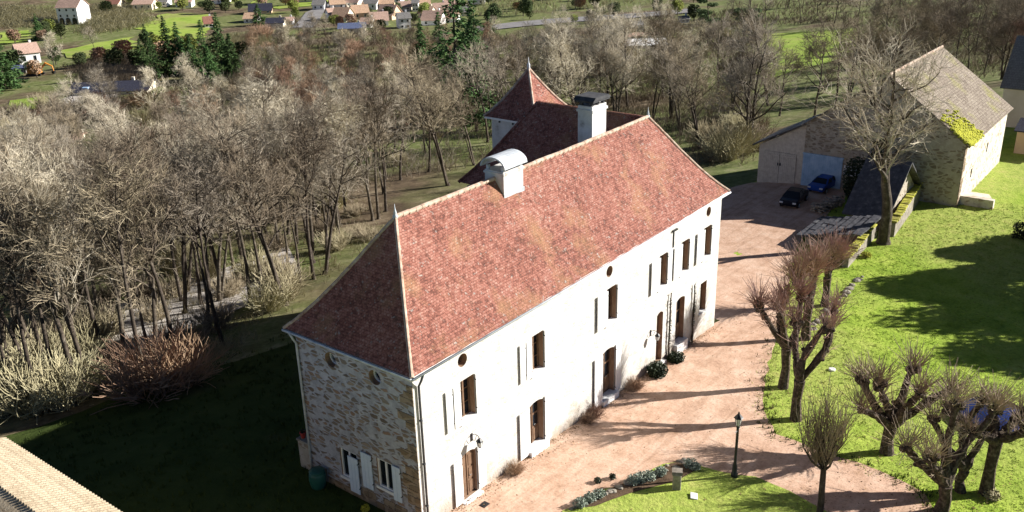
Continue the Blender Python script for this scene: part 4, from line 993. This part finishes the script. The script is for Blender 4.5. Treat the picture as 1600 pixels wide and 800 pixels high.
# mossy wall in two runs with the tree between
def mossy_wall(a, b, za, zb, steps, label, seed):
    a, b = Vector((*a, 0)), Vector((*b, 0)); d = (b-a); L = d.length; e = empty('mossy_wall', (a.x, a.y, g(a.x, a.y)), math.atan2(d.y, d.x)); tag(e, label, 'wall', 'mossy garden wall runs')
    rnd = random.Random(seed); q, c = MB(), MB(); h0 = za-g(a.x, a.y); h1 = zb-g(b.x, b.y)
    for k in range(steps):
        u0, u1 = L*k/steps, L*(k+1)/steps; h = h0+(h1-h0)*(k+.5)/steps
        q.box(u0, -.24, -.8, u1-.002, .24, h); zt = h
        n = 5
        for j in range(n): 
            s = rnd.uniform(-.03,.05); c.box(u0+(u1-u0)*j/n+.01, -.36+rnd.uniform(-.04,.04), zt+.002, u0+(u1-u0)*(j+1)/n-.01, .36+rnd.uniform(-.04,.04), zt+.16+s)
    q.build('wall', 'stone', e); o = c.build('coping', 'moss', e)
    md = o.modifiers.new('b', 'BEVEL'); md.width = .05; md.segments = 2
pa, pb = at(1320,418), at(1362,372)
mossy_wall((pa.x, pa.y), (pb.x, pb.y), pa.z+.75, pb.z+1.3, 4, 'short mossy wall run in front of the big bare tree', 1)
pc_, pd_ = at(1392,370), at(1428,318)
mossy_wall((pc_.x, pc_.y), (66.0, -3.1), pc_.z+1.2, -.5, 7, 'stepped mossy wall run between the big bare tree and the barn', 2)
# houses on the right edge
hr = empty('grey_roofed_house', (0,0,0)); tag(hr, 'grey tiled house behind the barn at the right edge', 'house')
def gable_house(e, x0, y0, x1, y1, zb, ze, zr, roofm, wallm, along='x', over=.4):
    q = MB()
    if along == 'x':
        ym = (y0+y1)/2
        for xx in (x0, x1): q.face([(xx,y0,zb), (xx,y1,zb), (xx,y1,ze), (xx,ym,zr-.08), (xx,y0,ze)])
        for yy in (y0, y1): q.face([(x0,yy,zb), (x1,yy,zb), (x1,yy,ze), (x0,yy,ze)])
        w_ = q.build('wall', wallm, e); q = MB(); s = (zr-ze)/(ym-y0)
        slab(q, (x0-over,y0-over,ze-over*s+.1), (x1+over,y0-over,ze-over*s+.1), (x1+over,ym,zr+.1), (x0-over,ym,zr+.1), .14); slab(q, (x0-over,y1+over,ze-over*s+.1), (x1+over,y1+over,ze-over*s+.1), (x1+over,ym+.004,zr+.1), (x0-over,ym+.004,zr+.1), .14)
    r_ = q.build('roof', roofm, e); return w_, r_
hr.location = (107, -9.8, g(107,-9)); hr.rotation_euler = (0,0,R(90))
gable_house(hr, -7, -5, 7, 5, -3, 5.0, 10.2, 'rgrey', 'wcream')
gr = empty('garage', (91.5, -9.5, g(91,-9))); tag(gr, 'cream garage with a pale blue door behind the far barn corner', 'garage')
q = MB(); q.box(-2.6, -2.4, -1, 2.6, 2.4, 2.5); q.build('wall', 'wpeach', gr); q = MB(); q.prism([(-2.9,2.502), (2.9,2.502), (2.9,2.62), (0,3.5), (-2.9,2.62)], -2.7, 2.7); q.build('roof', 'rdark', gr)
q = MB(); q.box(-2.66, -2.2, 0, -2.605, -.1, 2.2)
for k in range(8): q.box(-2.69, -2.2, .05+k*.27, -2.662, -.1, .27+k*.27)
q.build('garage_door', 'bluewhite', gr)

# ------------------------------------------------------------------ cars, woodpile
def car(p, rz, paint, label):
    e = empty('parked_car', p, rz); tag(e, label, 'car', 'cars parked before the barn')
    bm = bmesh.new()
    prof_ = [(-2.05,.35), (-2.1,.62), (-1.95,.86), (-1.3,.93), (-.55,1.38), (.75,1.42), (1.45,1.05), (2.0,.95), (2.08,.6), (2.05,.35)]
    W = [.80,.84,.85,.86,.62,.62,.82,.80,.84,.80]
    L = [bm.verts.new((x, -w_, z)) for (x, z), w_ in zip(prof_, W)]; Rr = [bm.verts.new((x, w_, z)) for (x, z), w_ in zip(prof_, W)]
    n = len(prof_)
    for k in range(n): bm.faces.new((L[k], L[(k+1) % n], Rr[(k+1) % n], Rr[k]))
    lowL = [L[i] for i in (0,1,2,3,6,7,8,9)]; lowR = [Rr[i] for i in (0,1,2,3,6,7,8,9)]
    bm.faces.new(lowL); bm.faces.new(lowR[::-1]); bm.faces.new((L[3],L[4],L[5],L[6])); bm.faces.new((Rr[6],Rr[5],Rr[4],Rr[3]))
    bmesh.ops.recalc_face_normals(bm, faces=bm.faces); bmesh.ops.bevel(bm, geom=list(bm.edges), offset=.06, segments=2, affect='EDGES')
    me = bpy.data.meshes.new('body'); bm.to_mesh(me); bm.free(); me.materials.append(MT[paint]); b = link('body', me, e)
    def pane(a, b_, c, d):
        q = MB(); P = [Vector(v) for v in (a, b_, c, d)]; nn = (P[1]-P[0]).cross(P[3]-P[0]).normalized(); cc = sum(P, Vector())/4
        if nn.dot(cc-Vector((0,0,.8))) < 0: nn = -nn
        q.face([cc+(v-cc)*.86+nn*.012 for v in P]); q.face([cc+(v-cc)*.86-nn*.03 for v in P])
        for k in range(4): q.face([cc+(P[k]-cc)*.86+nn*.012, cc+(P[(k+1) % 4]-cc)*.86+nn*.012, cc+(P[(k+1) % 4]-cc)*.86-nn*.03, cc+(P[k]-cc)*.86-nn*.03])
        q.build('window', 'glass', e)
    pane((-1.3,-.86,.93), (-1.3,.86,.93), (-.55,.62,1.38), (-.55,-.62,1.38)); pane((1.45,-.82,1.05), (1.45,.82,1.05), (.75,.62,1.42), (.75,-.62,1.42))
    for s in (-1, 1): pane((-1.2,s*.86,.94), (.05,s*.85,1.0), (.05,s*.62,1.40), (-.5,s*.62,1.38)); pane((.12,s*.85,1.0), (1.4,s*.82,1.06), (.75,s*.62,1.41), (.12,s*.62,1.40))
    for x in (-1.3, 1.3):
        for s in (-1, 1):
            q = MB(); q.lathe([(.2,-.1), (.31,-.09), (.33,0), (.31,.09), (.2,.1)], 18); o = q.build('wheel', 'rubber', e); o.rotation_euler = (R(90),0,0); o.location = (x, s*.80, .32)
            q = MB(); q.lathe([(.19,-.11), (.19,.11)], 14); q.build('rim', 'zinc', o)
    for s in (-1, 1):
        q = MB(); q.box(-2.12, s*.62-.16, .62, -2.0, s*.62+.16, .76); q.build('headlight', 'chrome', e); q = MB(); q.box(2.0, s*.66-.12, .66, 2.1, s*.66+.12, .8); q.build('tail_light', 'red', e)
    return e
p = at(1240,318); car(p, R(5), 'carblack', 'black car with its bonnet pointing left beside the woodpile')
p = at(1287,296); car(p, R(-5), 'carblue', 'dark blue car right in front of the blue sliding door')
wp = empty('woodpile', at(1292,326)+Vector((0,0,0)), R(-12)); tag(wp, 'pile of pale split logs and rubble beside the black car', 'woodpile')
q = MB(); rr = random.Random(15)
for k in range(110):
    x, y, z = rr.uniform(-1.9,1.9), rr.uniform(-.5,.5), rr.uniform(.08,.75); a = rr.uniform(-.5,.5); d = Vector((math.sin(a),math.cos(a),rr.uniform(-.1,.1)))*.28; q.tube([Vector((x,y,z))-d, Vector((x,y,z))+d], rr.uniform(.06,.11), 6)
q.build('logs', 'stone', wp)

# ------------------------------------------------------------------ small things round the house
lp = empty('street_lamp', at(1147,746)); tag(lp, 'black post lamp with a glass lantern standing at the edge of the lawn island', 'lamp post')
q = MB(); q.lathe([(.17,-.2),(.17,.25),(.13,.3),(.12,.7),(.10,.78),(.075,.9),(.065,2.85),(.09,2.9),(.06,2.95)], 12); q.build('post', 'iron', lp, True)
q = MB(); q.tube([(-.28,0,2.72),(.28,0,2.72)], .016, 6); q.build('ladder_bar', 'iron', lp)
q = MB(); q.lathe([(.09,2.98),(.17,3.42)], 6); q.build('lantern_glass', 'lampglass', lp)
q = MB(); q.lathe([(.1,2.95),(.1,2.99)], 6); q.lathe([(.24,3.42),(.2,3.46),(.09,3.6),(.05,3.62),(.05,3.68),(.015,3.76)], 6)
for k in range(6):
    a = k*math.pi/3; q.tube([(.095*math.cos(a),.095*math.sin(a),2.98),(.175*math.cos(a),.175*math.sin(a),3.43)], .014, 4)
q.build('lantern_frame', 'iron', lp)
def bush(p, rx, rz, n, size, mat, label, cat='plant', group=None, name='potted_bush', seed=1):
    rnd = random.Random(seed); e = empty(name, p); tag(e, label, cat, group); q = MB()
    for k in range(3): leafcloud(q, (rnd.uniform(-.3,.3)*rx, rnd.uniform(-.3,.3)*rx, rz*.95), rx, rx, rz, n//3, size, rnd, .2)
    q.build('leaves', mat, e, fix=False)
    q = MB()
    for k in range(5): q.tube([(0,0,-.1), (rnd.uniform(-.5,.5)*rx, rnd.uniform(-.5,.5)*rx, rz*1.3)], .02, 4)
    q.build('stems', 'bark', e); return e
bush(Vector((19.9,-.75,g(19.9,0))), .55, .5, 1300, .08, 'leaf', 'dark rounded bush left of the narrow door', seed=2, name='evergreen_bush')
bush(Vector((22.5,-.55,g(22.5,0))), .5, .32, 900, .08, 'leaf', 'low dark bush between the narrow door and the glazed door', seed=3, name='evergreen_bush')
for x, y, s, lb in [(17.6,-.5,.30,'leafless reddish shrub against the wall left of the dark bush'), (13.4,-.4,.28,'leafless reddish shrub left of the glazed arched door'), (12.7,-.45,.22,'small leafless shrub at the wall foot midway along the front'), (6.2,-.4,.25,'tiny leafless shrub at the wall foot left of the second door')]:
    plant_shrub(1, (x, y, g(x, y)), s, lb, 'shrubs along the wall foot')
def climber(x, h, label, seed):
    rnd = random.Random(seed); e = empty('climbing_plant', (x,-.05,g(x,0))); tag(e, label, 'climbing plant', 'climbers on the house front'); q, lf = MB(), MB()
    pts = [(rnd.gauss(0,.035), -.05-.02*rnd.random(), h*k/9) for k in range(10)]; q.tube(pts, [.07-.004*k for k in range(10)], 6); q.tube([(.06*math.sin(k), -.09, h*k/12) for k in range(12)], .03, 5)
    for k in range(26): z = rnd.uniform(.2,h); q.tube([(0,-.06,z), (rnd.gauss(0,.16),-.09,z+rnd.uniform(.05,.4))], .01, 3)
    leafcloud(lf, (0,-.1,h*.55), .16, .08, h*.5, 160, .05, rnd, 0)
    q.build('stem', 'pbark', e); lf.build('leaves', 'leaf', e, fix=False)
climber(22.4, 4.6, 'dark climbing plant trained up the wall right of the narrow door', 1); climber(25.6, 4.2, 'thin climbing plant trained up the wall right of the glazed door', 2)
# rusty flower box near the lamp by the narrow door
# stones, lavender and bed
def stone(p, s, label, group, seed, name='edging_stone'):
    bm = bmesh.new(); bmesh.ops.create_icosphere(bm, subdivisions=2, radius=1); rnd = random.Random(seed); ph = [rnd.uniform(0,6) for _ in range(6)]
    for v in bm.verts:
        k = 1+.16*math.sin(3*v.co.x+ph[0])+.14*math.sin(4*v.co.y+ph[1])+.12*math.sin(5*v.co.z+ph[2]); v.co *= k; v.co.x *= s*rnd.uniform(1,1.02)*1.2; v.co.y *= s; v.co.z *= s*.7
    me = bpy.data.meshes.new(name); bm.to_mesh(me); bm.free(); me.materials.append(MT['stone']); o = link(name, me); o.location = p; o.rotation_euler = (0,0,rnd.uniform(0,6.28)); tag(o, label, 'stone', group); return o
rr = random.Random(40); k = 0
for i in range(26):
    t = i/25; x = 1348-(1348-1262)*t+rr.uniform(-3,3); y = 432+(520-432)*t+rr.uniform(-2,2)
    stone(at(x, y)+Vector((0,0,.03)), rr.uniform(.12,.27), 'grey stone of the rough edging across the lawn beside the red pollards', 'edging stones across the lawn', 100+i)
for i in range(22):
    t = i/21; x = 893+(1070-893)*t+rr.uniform(-4,4); y = 796-(796-722)*t+rr.uniform(-3,3)
    stone(at(x, y)+Vector((0,0,.08)), rr.uniform(.1,.22), 'pale stone edging the flower bed along the gravel', 'stones edging the flower bed', 200+i)
for i, (x, y, s) in enumerate([(908,794,.3), (922,785,.3), (935,779,.28), (990,758,.32), (1003,754,.34), (1015,750,.3), (1030,745,.3), (1078,731,.32), (1085,735,.26)]):
    bush(at(x, y)+Vector((0,0,.08)), s, s*.75, 420, .05, 'lav', 'grey green lavender clump in the flower bed', 'plant', 'lavender clumps in the flower bed', 'lavender_clump', 50+i)
for i, (x, y) in enumerate([(933,756), (957,749)]):
    bush(at(x, y)+Vector((0,0,.03)), .18, .16, 260, .04, 'leaf', ('small dark clump on the gravel nearer the corner door', 'small dark clump on the gravel nearer the lavender')[i], 'plant', None, 'dark_clump', 70+i)
e = empty('stone_post', at(1057,764)+Vector((0,0,.08)), .5); tag(e, 'squat stone post standing at the end of the flower bed', 'post'); q = MB(); q.box(-.22,-.2,-.2,.22,.2,.85); o = q.build('shaft', 'stone', e); md = o.modifiers.new('b','BEVEL'); md.width = .06; md.segments = 2; q = MB(); q.prism([(-.26,.852), (.26,.852), (.2,1.0), (-.2,1.0)], -.25, .25); q.build('cap', 'stone', e)
o = MB(); o.box(-.24,-.17,0,.24,.17,.05); o = o.build('pale_slab', 'white'); o.location = at(1084,778)+Vector((0,0,.09)); o.rotation_euler = (R(8),0,.5); md = o.modifiers.new('b','BEVEL'); md.width = .012; tag(o, 'small pale slab lying on the grass island', 'slab')
o = MB(); o.box(-.2,-.16,0,.2,.16,.03)
for k in range(5): o.box(-.17+k*.075,-.13,.031,-.135+k*.075,.13,.04)
o = o.build('drain_cover', 'iron'); o.location = at(757,790)+Vector((0,0,.05)); tag(o, 'dark drain cover in the gravel before the corner door', 'drain cover')
o = MB(); o.lathe([(.10,0),(.11,.05),(.09,.06)], 12); o = o.build('garden_spot', 'white'); o.location = at(1300,579)+Vector((0,0,.02)); o.scale = (2,2,2); tag(o, 'small white disc light on the lawn', 'garden light')
# barrel, wall stub and pot at the left corner
e = empty('water_barrel', (-.55,6.35,g(-.5,6.3))); tag(e, 'round dark green water barrel under the corner downpipe', 'barrel')
q = MB(); q.lathe([(.3,-.1),(.36,.15),(.42,.45),(.40,.75),(.36,.9)], 18); q.build('barrel', 'green', e, True); q = MB(); q.lathe([(.38,.902),(.38,.95),(.2,.98),(.05,1.0)], 18); q.build('lid', 'green', e, True)
e = empty('garden_wall', (.3,7.42,0)); tag(e, 'short stub of garden wall at the back left corner of the house', 'wall'); q = MB(); q.box(-.15,.0,-2,.25,1.05,1.5); q.build('wall', 'barnwall', e); q = MB(); q.box(-.2,.0,1.502,.3,1.1,1.6); q.build('coping', 'stone', e)
e = empty('flower_pot', (.35,8.25,1.602)); tag(e, 'red clay pot standing on the stub of garden wall', 'flower pot'); q = MB(); q.lathe([(.1,0),(.15,.26),(.17,.27),(.17,.32),(.13,.32),(.12,.25)], 14); q.build('pot', 'red', e, True); q = MB(); leafcloud(q, (0,0,.38), .13, .13, .12, 60, .05, random.Random(3), 0); q.build('leaves', 'leaf', e, fix=False)
bush(at(571,799)+Vector((0,0,.05)), .2, .14, 300, .04, 'yellow', 'small bright yellow plant on the dark lawn before the gable', 'plant', None, 'yellow_plant', 90)
bush(at(1548,778)+Vector((0,0,0)), .38, .25, 500, .06, 'straw', 'low straw coloured tuft beside the gnarled pollards', 'plant', None, 'straw_tuft', 91)
bush(at(1352,402)+Vector((0,0,0)), .4, .25, 500, .06, 'moss', 'yellow green mound on the grass at the end of the mossy wall', 'plant', None, 'moss_mound', 92)
# round pool under its cover
e = empty('garden_pool', at(1552,660)); tag(e, 'round garden pool under grey and blue covers half hidden by pollards', 'pool')
q = MB(); q.lathe([(1.75,-.2), (1.8,.45), (1.7,.5)], 32); q.build('pool_wall', 'poolblue', e, True)
for (a0, a1, mt) in ((.25, 1.25, 'poolblue'), (1.25, 2.25, 'greycover')):
    q = MB(); n = 14
    for r0, r1, z0, z1 in ((1.71,1.1,.502,.44), (1.1,.02,.44,.40)):
        for k in range(n):
            t0, t1 = math.pi*(a0+(a1-a0)*k/n), math.pi*(a0+(a1-a0)*(k+1)/n)
            q.face([(r0*math.cos(t0),r0*math.sin(t0),z0), (r0*math.cos(t1),r0*math.sin(t1),z0), (r1*math.cos(t1),r1*math.sin(t1),z1), (r1*math.cos(t0),r1*math.sin(t0),z1)])
    q.build('cover', mt, e, True)
q = MB(); q.tube([(1.8*math.cos(a*math.pi/16), 1.8*math.sin(a*math.pi/16), .5) for a in range(33)], .07, 6, cap=False); q.build('rim', 'iron', e, True)
# clipped hedge blocks at the right edge
e = empty('clipped_hedge', at(1598,372)); tag(e, 'dark clipped stepped hedge at the right edge of the lawn', 'hedge'); q = MB(); rr = random.Random(3)
for (c, s, n) in (((0,0,.6), (.8,.8,.7), 900), ((.9,-.9,1.1), (.9,.9,1.2), 1300)):
    for _ in range(n):
        p = Vector([c[i]+s[i]*rr.uniform(-1,1) for i in range(3)]); a = Vector((rr.gauss(0,1),rr.gauss(0,1),rr.gauss(0,1))).normalized(); b = a.orthogonal().normalized(); q.face([p-a*.1, p+b*.06, p+a*.1, p-b*.06])
q.build('leaves', 'leaf', e, fix=False)
# evergreen trees right of the frame whose shade lies on the lawn
def evergreen(p, H, Rr, label, seed):
    rnd = random.Random(seed); e = empty('evergreen_tree', p); tag(e, label, 'tree'); T, F = MB(), MB(); branch(T, (0,0,-.3), (0,0,1), H*.8, .35, .1, 6, rnd, .04, .02, 7)
    for k in range(26):
        z = rnd.uniform(.18, 1); rad = Rr*math.sin(math.pi*min(1, z*.62+.32))**.8; a = rnd.uniform(0,6.28); c = (math.cos(a)*rad*.6, math.sin(a)*rad*.6, H*z*.92); T.tube([(0,0,H*z*.75), c], [.1,.03], 4, cap=False); leafcloud(F, c, Rr*.48, Rr*.48, H*.12, 420, .24, rnd, .2)
    T.build('trunk', 'bark', e); F.build('foliage', 'leaf', e, fix=False)
for i, (x, y, H, Rr, lb) in enumerate([(57.3,-28,13,4.6,'big round evergreen tree right of the lawn'), (62.8,-25,12.5,4.4,'evergreen tree beyond the big round one'), (52.8,-32,12.5,4.8,'evergreen tree nearest the pollards on the right'), (67.5,-22.3,9,3.2,'small evergreen tree at the far end of the lawn'), (58.8,-35,12,4.5,'evergreen tree set back right of the lawn')]): evergreen((x, y, g(x, y)), H, Rr, lb, 60+i)

# ------------------------------------------------------------------ far buildings in the valley
def far_house(px, py, wpx, depth_m, hpx, roofm, wallm, yaw_deg, label, roofpx=12, storeys=2, arches=0, name='village_house', group='houses of the village in the valley'):
    p = at(px, py); k = mpp(p); W = wpx*k; ze = hpx*k; zr = ze+roofpx*k
    e = empty(name, p, _ang+R(yaw_deg)); tag(e, label, 'house', group)
    w_, r_ = gable_house(e, -W/2, -depth_m/2, W/2, depth_m/2, -4, ze, zr, roofm, wallm, over=.45)
    q = MB(); q.box(W*.22, -.35+depth_m*.12, zr-1.4, W*.22+.7, .35+depth_m*.12, zr+.75); q.build('chimney', wallm, r_)
    nW = max(2, int(W/3))
    for s in range(storeys):
        for i in range(nW):
            u = -W/2+W*(i+.5)/nW; z0 = ze*(s+.3)/storeys; z1 = z0+ze/storeys*.45
            if arches and s == 0: continue
            q = MB(); q.box(u-.5, -depth_m/2-.05, z0, u+.5, -depth_m/2-.005, z1); f = q.build('window', 'white', e); q = MB(); q.box(u-.4, -depth_m/2-.08, z0+.1, u+.4, -depth_m/2-.052, z1-.1); q.build('pane', 'glass', f)
    if arches:
        for i in range(arches):
            u = -W/2+W*(i+.6)/(arches+.2); q = MB(); pts = [(u-1.1,.1), (u+1.1,.1)]+[(u+1.1*math.cos(math.pi*t/8), 1.9+1.1*math.sin(math.pi*t/8)) for t in range(9)]; q.prism(pts, -depth_m/2-.06, -depth_m/2-.004); q.build('arch_opening', 'glass', e)
    return e
_ang = math.atan2(_r0.y, _r0.x)
V = far_house
V(118,36,34,10,26,'rpink','wwhite',-8,'tall white three storey house with arcaded ground floor on the left hill', 12, 3, 3)
V(45,98,30,9,18,'rpink','wwhite',35,'white house with pale pink roof behind the left edge conifer', 12, 1)
V(36,112,22,5,7,'rblue','rgrey',0,'low blue grey shed beside the orange digger', 3, 1, 0, 'garden_shed', None)
V(180,142,118,12,6,'rdark','wcream',4,'long low building with a very dark roof below the meadow', 9, 1, 0, 'long_building', None)
V(228,14,30,9,9,'rpink','wcream',0,'cream house with pink roof above the conifer clump', 6, 1)
V(256,9,18,8,7,'rgrey','wwhite',0,'small white house at the top edge above the conifer clump', 5, 1)
V(326,42,12,7,7,'rred','wwhite',20,'little white house with brown roof half hidden by conifers', 9, 1)
V(372,96,12,4,8,'rgrey','wwhite',0,'white hut under the reddish tree', 4, 1, 0, 'garden_hut', None)
V(408,20,34,9,5,'rdark','wpeach',10,'peach walled house with a dark blue roof left of the lane', 9, 1)
V(432,43,26,8,9,'rdark','wcream',5,'cream house with dark roof at the foot of the lane', 6, 1)
V(450,38,18,6,7,'rpink','wwhite',5,'small white annexe beside the foot of the lane', 4, 1)
V(519,31,14,8,10,'rpink','wwhite',25,'narrow white gabled house left of the pale roofed pair', 8, 1)
V(537,33,24,9,9,'rorange','wcream',-15,'cream house with wide pale orange roof', 12, 1)
V(563,28,24,9,10,'rorange','wpeach',15,'peach house with pale orange roof above the long grey one', 10, 1)
V(551,50,40,8,8,'rblue','wcream',5,'low cream house under a long blue grey roof', 6, 1)
V(582,13,22,9,9,'rgrey','wwhite',-10,'white house with grey roof at the top edge of the village', 6, 1)
V(593,39,26,9,9,'rpink','wwhite',10,'white house with pink roof at the front of the village', 11, 1)
V(609,30,26,10,9,'rpink','wpeach',-20,'largest pink roofed house in the village centre', 13, 1)
V(631,43,18,8,16,'rgrey','wwhite',15,'tall pale grey white house right of the village centre', 7, 2)
V(634,15,20,8,6,'rpink','wcream',0,'pink roofed house behind the tall pale one', 7, 1)
V(650,17,9,6,13,'rgrey','wwhite',0,'slim white tower house behind the right group', 4, 2)
V(678,38,30,9,9,'rpink','wwhite',-12,'wide white house with pink roof right of the village', 12, 1)
V(708,14,28,9,7,'rpink','wcream',10,'pink roofed house at the right end of the village', 8, 1)
V(745,5,26,9,7,'rblue','wwhite',0,'white house with blue roof right of the village top', 5, 1)
V(527,12,22,8,7,'rorange','wwhite',15,'white house with orange roof left of the village top',8,1)
V(556,10,20,8,8,'rpink','wcream',-20,'cream house with steep pink roof at the village top',9,1)
V(604,12,22,9,8,'rorange','wwhite',8,'white house with pale orange roof in the back row of the village',9,1)
V(619,3,20,8,8,'rpink','wwhite',-8,'white house with pink roof at the very top of the village',8,1)
V(661,12,20,8,7,'rorange','wpeach',12,'peach house with orange roof right of the slim tower house',8,1)
V(668,26,20,8,8,'rpink','wcream',-15,'cream house with pink roof behind the wide white one',8,1)
V(688,20,20,8,7,'rpink','wwhite',5,'white house with pink roof upper right of the wide one',8,1)
V(706,34,22,8,8,'rorange','wwhite',-6,'white house with pale orange roof at the lower right of the village',9,1)
V(500,14,18,8,8,'rgrey','wwhite',0,'white house with grey roof beside the top of the lane',6,1)
V(575,42,18,7,7,'rpink','wwhite',-10,'small white house right of the long grey roof',7,1)
V(724,24,20,8,7,'rgrey','wcream',10,'cream house with grey roof at the far right of the village',6,1)
V(395,34,20,8,7,'rorange','wwhite',0,'white house with orange roof behind the yellow green conifer',7,1)
V(290,10,24,8,8,'rpink','wwhite',5,'white house with pink roof behind the small meadow',6,1)
V(180,12,22,8,7,'rred','wcream',-5,'cream house with brown roof right of the arcaded house',6,1)
V(480,2,34,9,6,'rpink','wcream',0,'cream house at the top edge left of the village', 6, 1)
V(345,4,28,9,6,'rpink','wwhite',5,'white house at the top edge above the small meadow', 5, 1)
V(48,234,16,6,10,'rdark','wwhite',20,'small white house with dark roof in the wood at left', 4, 1)
V(122,219,14,5,6,'rpink','wcream',10,'little cream hut in the wood right of the small white house', 4, 1)
V(213,203,16,5,5,'rred','wcream',0,'low hut with red roof beside the rusty tree', 6, 1)
V(996,46,14,8,9,'rgrey','wwhite',0,'white box shaped house in the clearing right of the tower', 3, 1)
V(1068,34,12,7,6,'rgrey','wwhite',0,'small white house beside the tall pine', 3, 1)
V(995,72,86,9,5,'wwhite','wwhite',4,'long pale greenhouse roof in the clearing right of the tower', 6, 1, 0, 'greenhouse', None)
V(1000,58,50,6,4,'rpink','wcream',4,'long low pink roofed shed behind the greenhouse', 3, 1, 0, 'long_shed', None)
_rg = random.Random(91)
def gtree_mesh(seed, mat):
    rnd = random.Random(seed); q, t = MB(), MB(); leafcloud(q, (0,0,3.2), 2.0, 2.0, 2.2, 700, .26, rnd, .25); leafcloud(q, (.8,.4,4.2), 1.3, 1.3, 1.3, 260, .26, rnd, .2); t.tube([(0,0,-.5),(0,0,2.2)], [.2,.12], 5); return t.mesh('trunk', 'bark'), q.mesh('crown', mat)
MT['gdark'] = mottle('dark_hedge_leaves', [(.3, (.03,.045,.018)), (.7, (.08,.10,.035))], 1, 1, 0, rnd=.5)
MT['gyel'] = mottle('yellow_green_leaves', [(.3, (.13,.16,.03)), (.7, (.27,.29,.07))], 1, 1, 0, rnd=.4)
GT = [gtree_mesh(1, 'gdark'), gtree_mesh(2, 'gyel'), gtree_mesh(3, 'twigrust')]
GTL = ['dark green garden tree among the houses of the valley', 'yellow green garden tree among the houses of the valley', 'rusty brown garden tree among the houses of the valley']
for (x0, x1, y0, y1, n) in ((385,740,0,52,24), (150,380,0,26,16), (0,100,52,130,12), (120,380,70,112,18), (760,1090,0,40,26)):
    for _ in range(n):
        v = _rg.choice((0,0,1,2)); p = at(_rg.uniform(x0,x1), _rg.uniform(y0,y1)); e = empty('garden_tree', p, _rg.uniform(0,6.28)); k = _rg.uniform(.6,1.25); e.scale = (k*_rg.uniform(.9,1.5), k*_rg.uniform(.9,1.5), k); tag(e, GTL[v], 'tree', 'garden trees in the valley'); link('trunk', GT[v][0], e); link('crown', GT[v][1], e)
# orange digger
e = empty('digger', at(56,118), _ang); tag(e, 'orange digger parked beside the low blue grey shed', 'digger'); s_ = 1.0
q = MB(); q.box(-1.8,-1.3,.75,1.6,1.3,1.9); q.build('body', 'orange', e); q = MB(); q.box(-1.6,-1.2,1.902,-.2,.2,3.1); c = q.build('cab', 'orange', e); q = MB(); q.box(-1.45,-1.23,2.15,-.35,-1.205,2.95); q.build('window', 'glass', c)
for y in (-1.5, .9): q = MB(); q.prism([(-2,.1), (2,.1), (2.3,.45), (2,.75), (-2,.75), (-2.3,.45)], y, y+.6); q.build('track', 'rubber', e)
q = MB(); q.tube([(1.4,.5,1.6),(3.4,.5,3.6),(5.2,.5,2.6),(5.4,.5,1.2)], [.28,.3,.24,.18], 6); q.build('boom', 'orange', e); q = MB(); q.prism([(5.0,1.2),(5.8,1.2),(5.6,.3),(4.9,.45)], .0, 1.0); q.build('bucket', 'iron', e)
o = MB(); o.box(-.8,-.6,0,.8,.6,2.0); 
for k in range(6): o.box(-.75+k*.26,-.64,.05,-.55+k*.26,-.602,1.95)
o = o.build('portable_cabin', 'bluedoor'); o.location = at(136,148); o.rotation_euler = (0,0,_ang); tag(o, 'small bright blue cabin in front of the long dark roof', 'cabin')

# ------------------------------------------------------------------ corner of the roof at the lower left
fr = empty('tiled_outbuilding', (0,0,0)); tag(fr, 'outbuilding with a pale tiled roof at the lower left corner', 'outbuilding')
q = MB(); q.box(-15.2, -2, -3, -10.9, 14.4, 4.6); q.build('wall', 'barnwall', fr)
q = MB(); slab(q, (-10.3,-2,4.9), (-10.55,14.75,4.9), (-12.85,14.75,5.85), (-12.75,-2,5.85), .15); slab(q, (-15.4,-2,4.9), (-15.4,14.75,4.9), (-12.854,14.75,5.85), (-12.754,-2,5.85), .15); q.build('roof', 'canal', fr)
q = MB(); rr = random.Random(2); y = -2
while y < 14.7:
    t = (y+2)/16.75; q.tube([(-10.3-.25*t+.06, y, 4.9), (-10.3-.25*t-1.25, y, 4.9+1.25*.415), (-12.78-.08*t, y, 5.87)], [.085, .075, .07], 6); y += .2
q.build('eave_tiles', 'canal', fr)
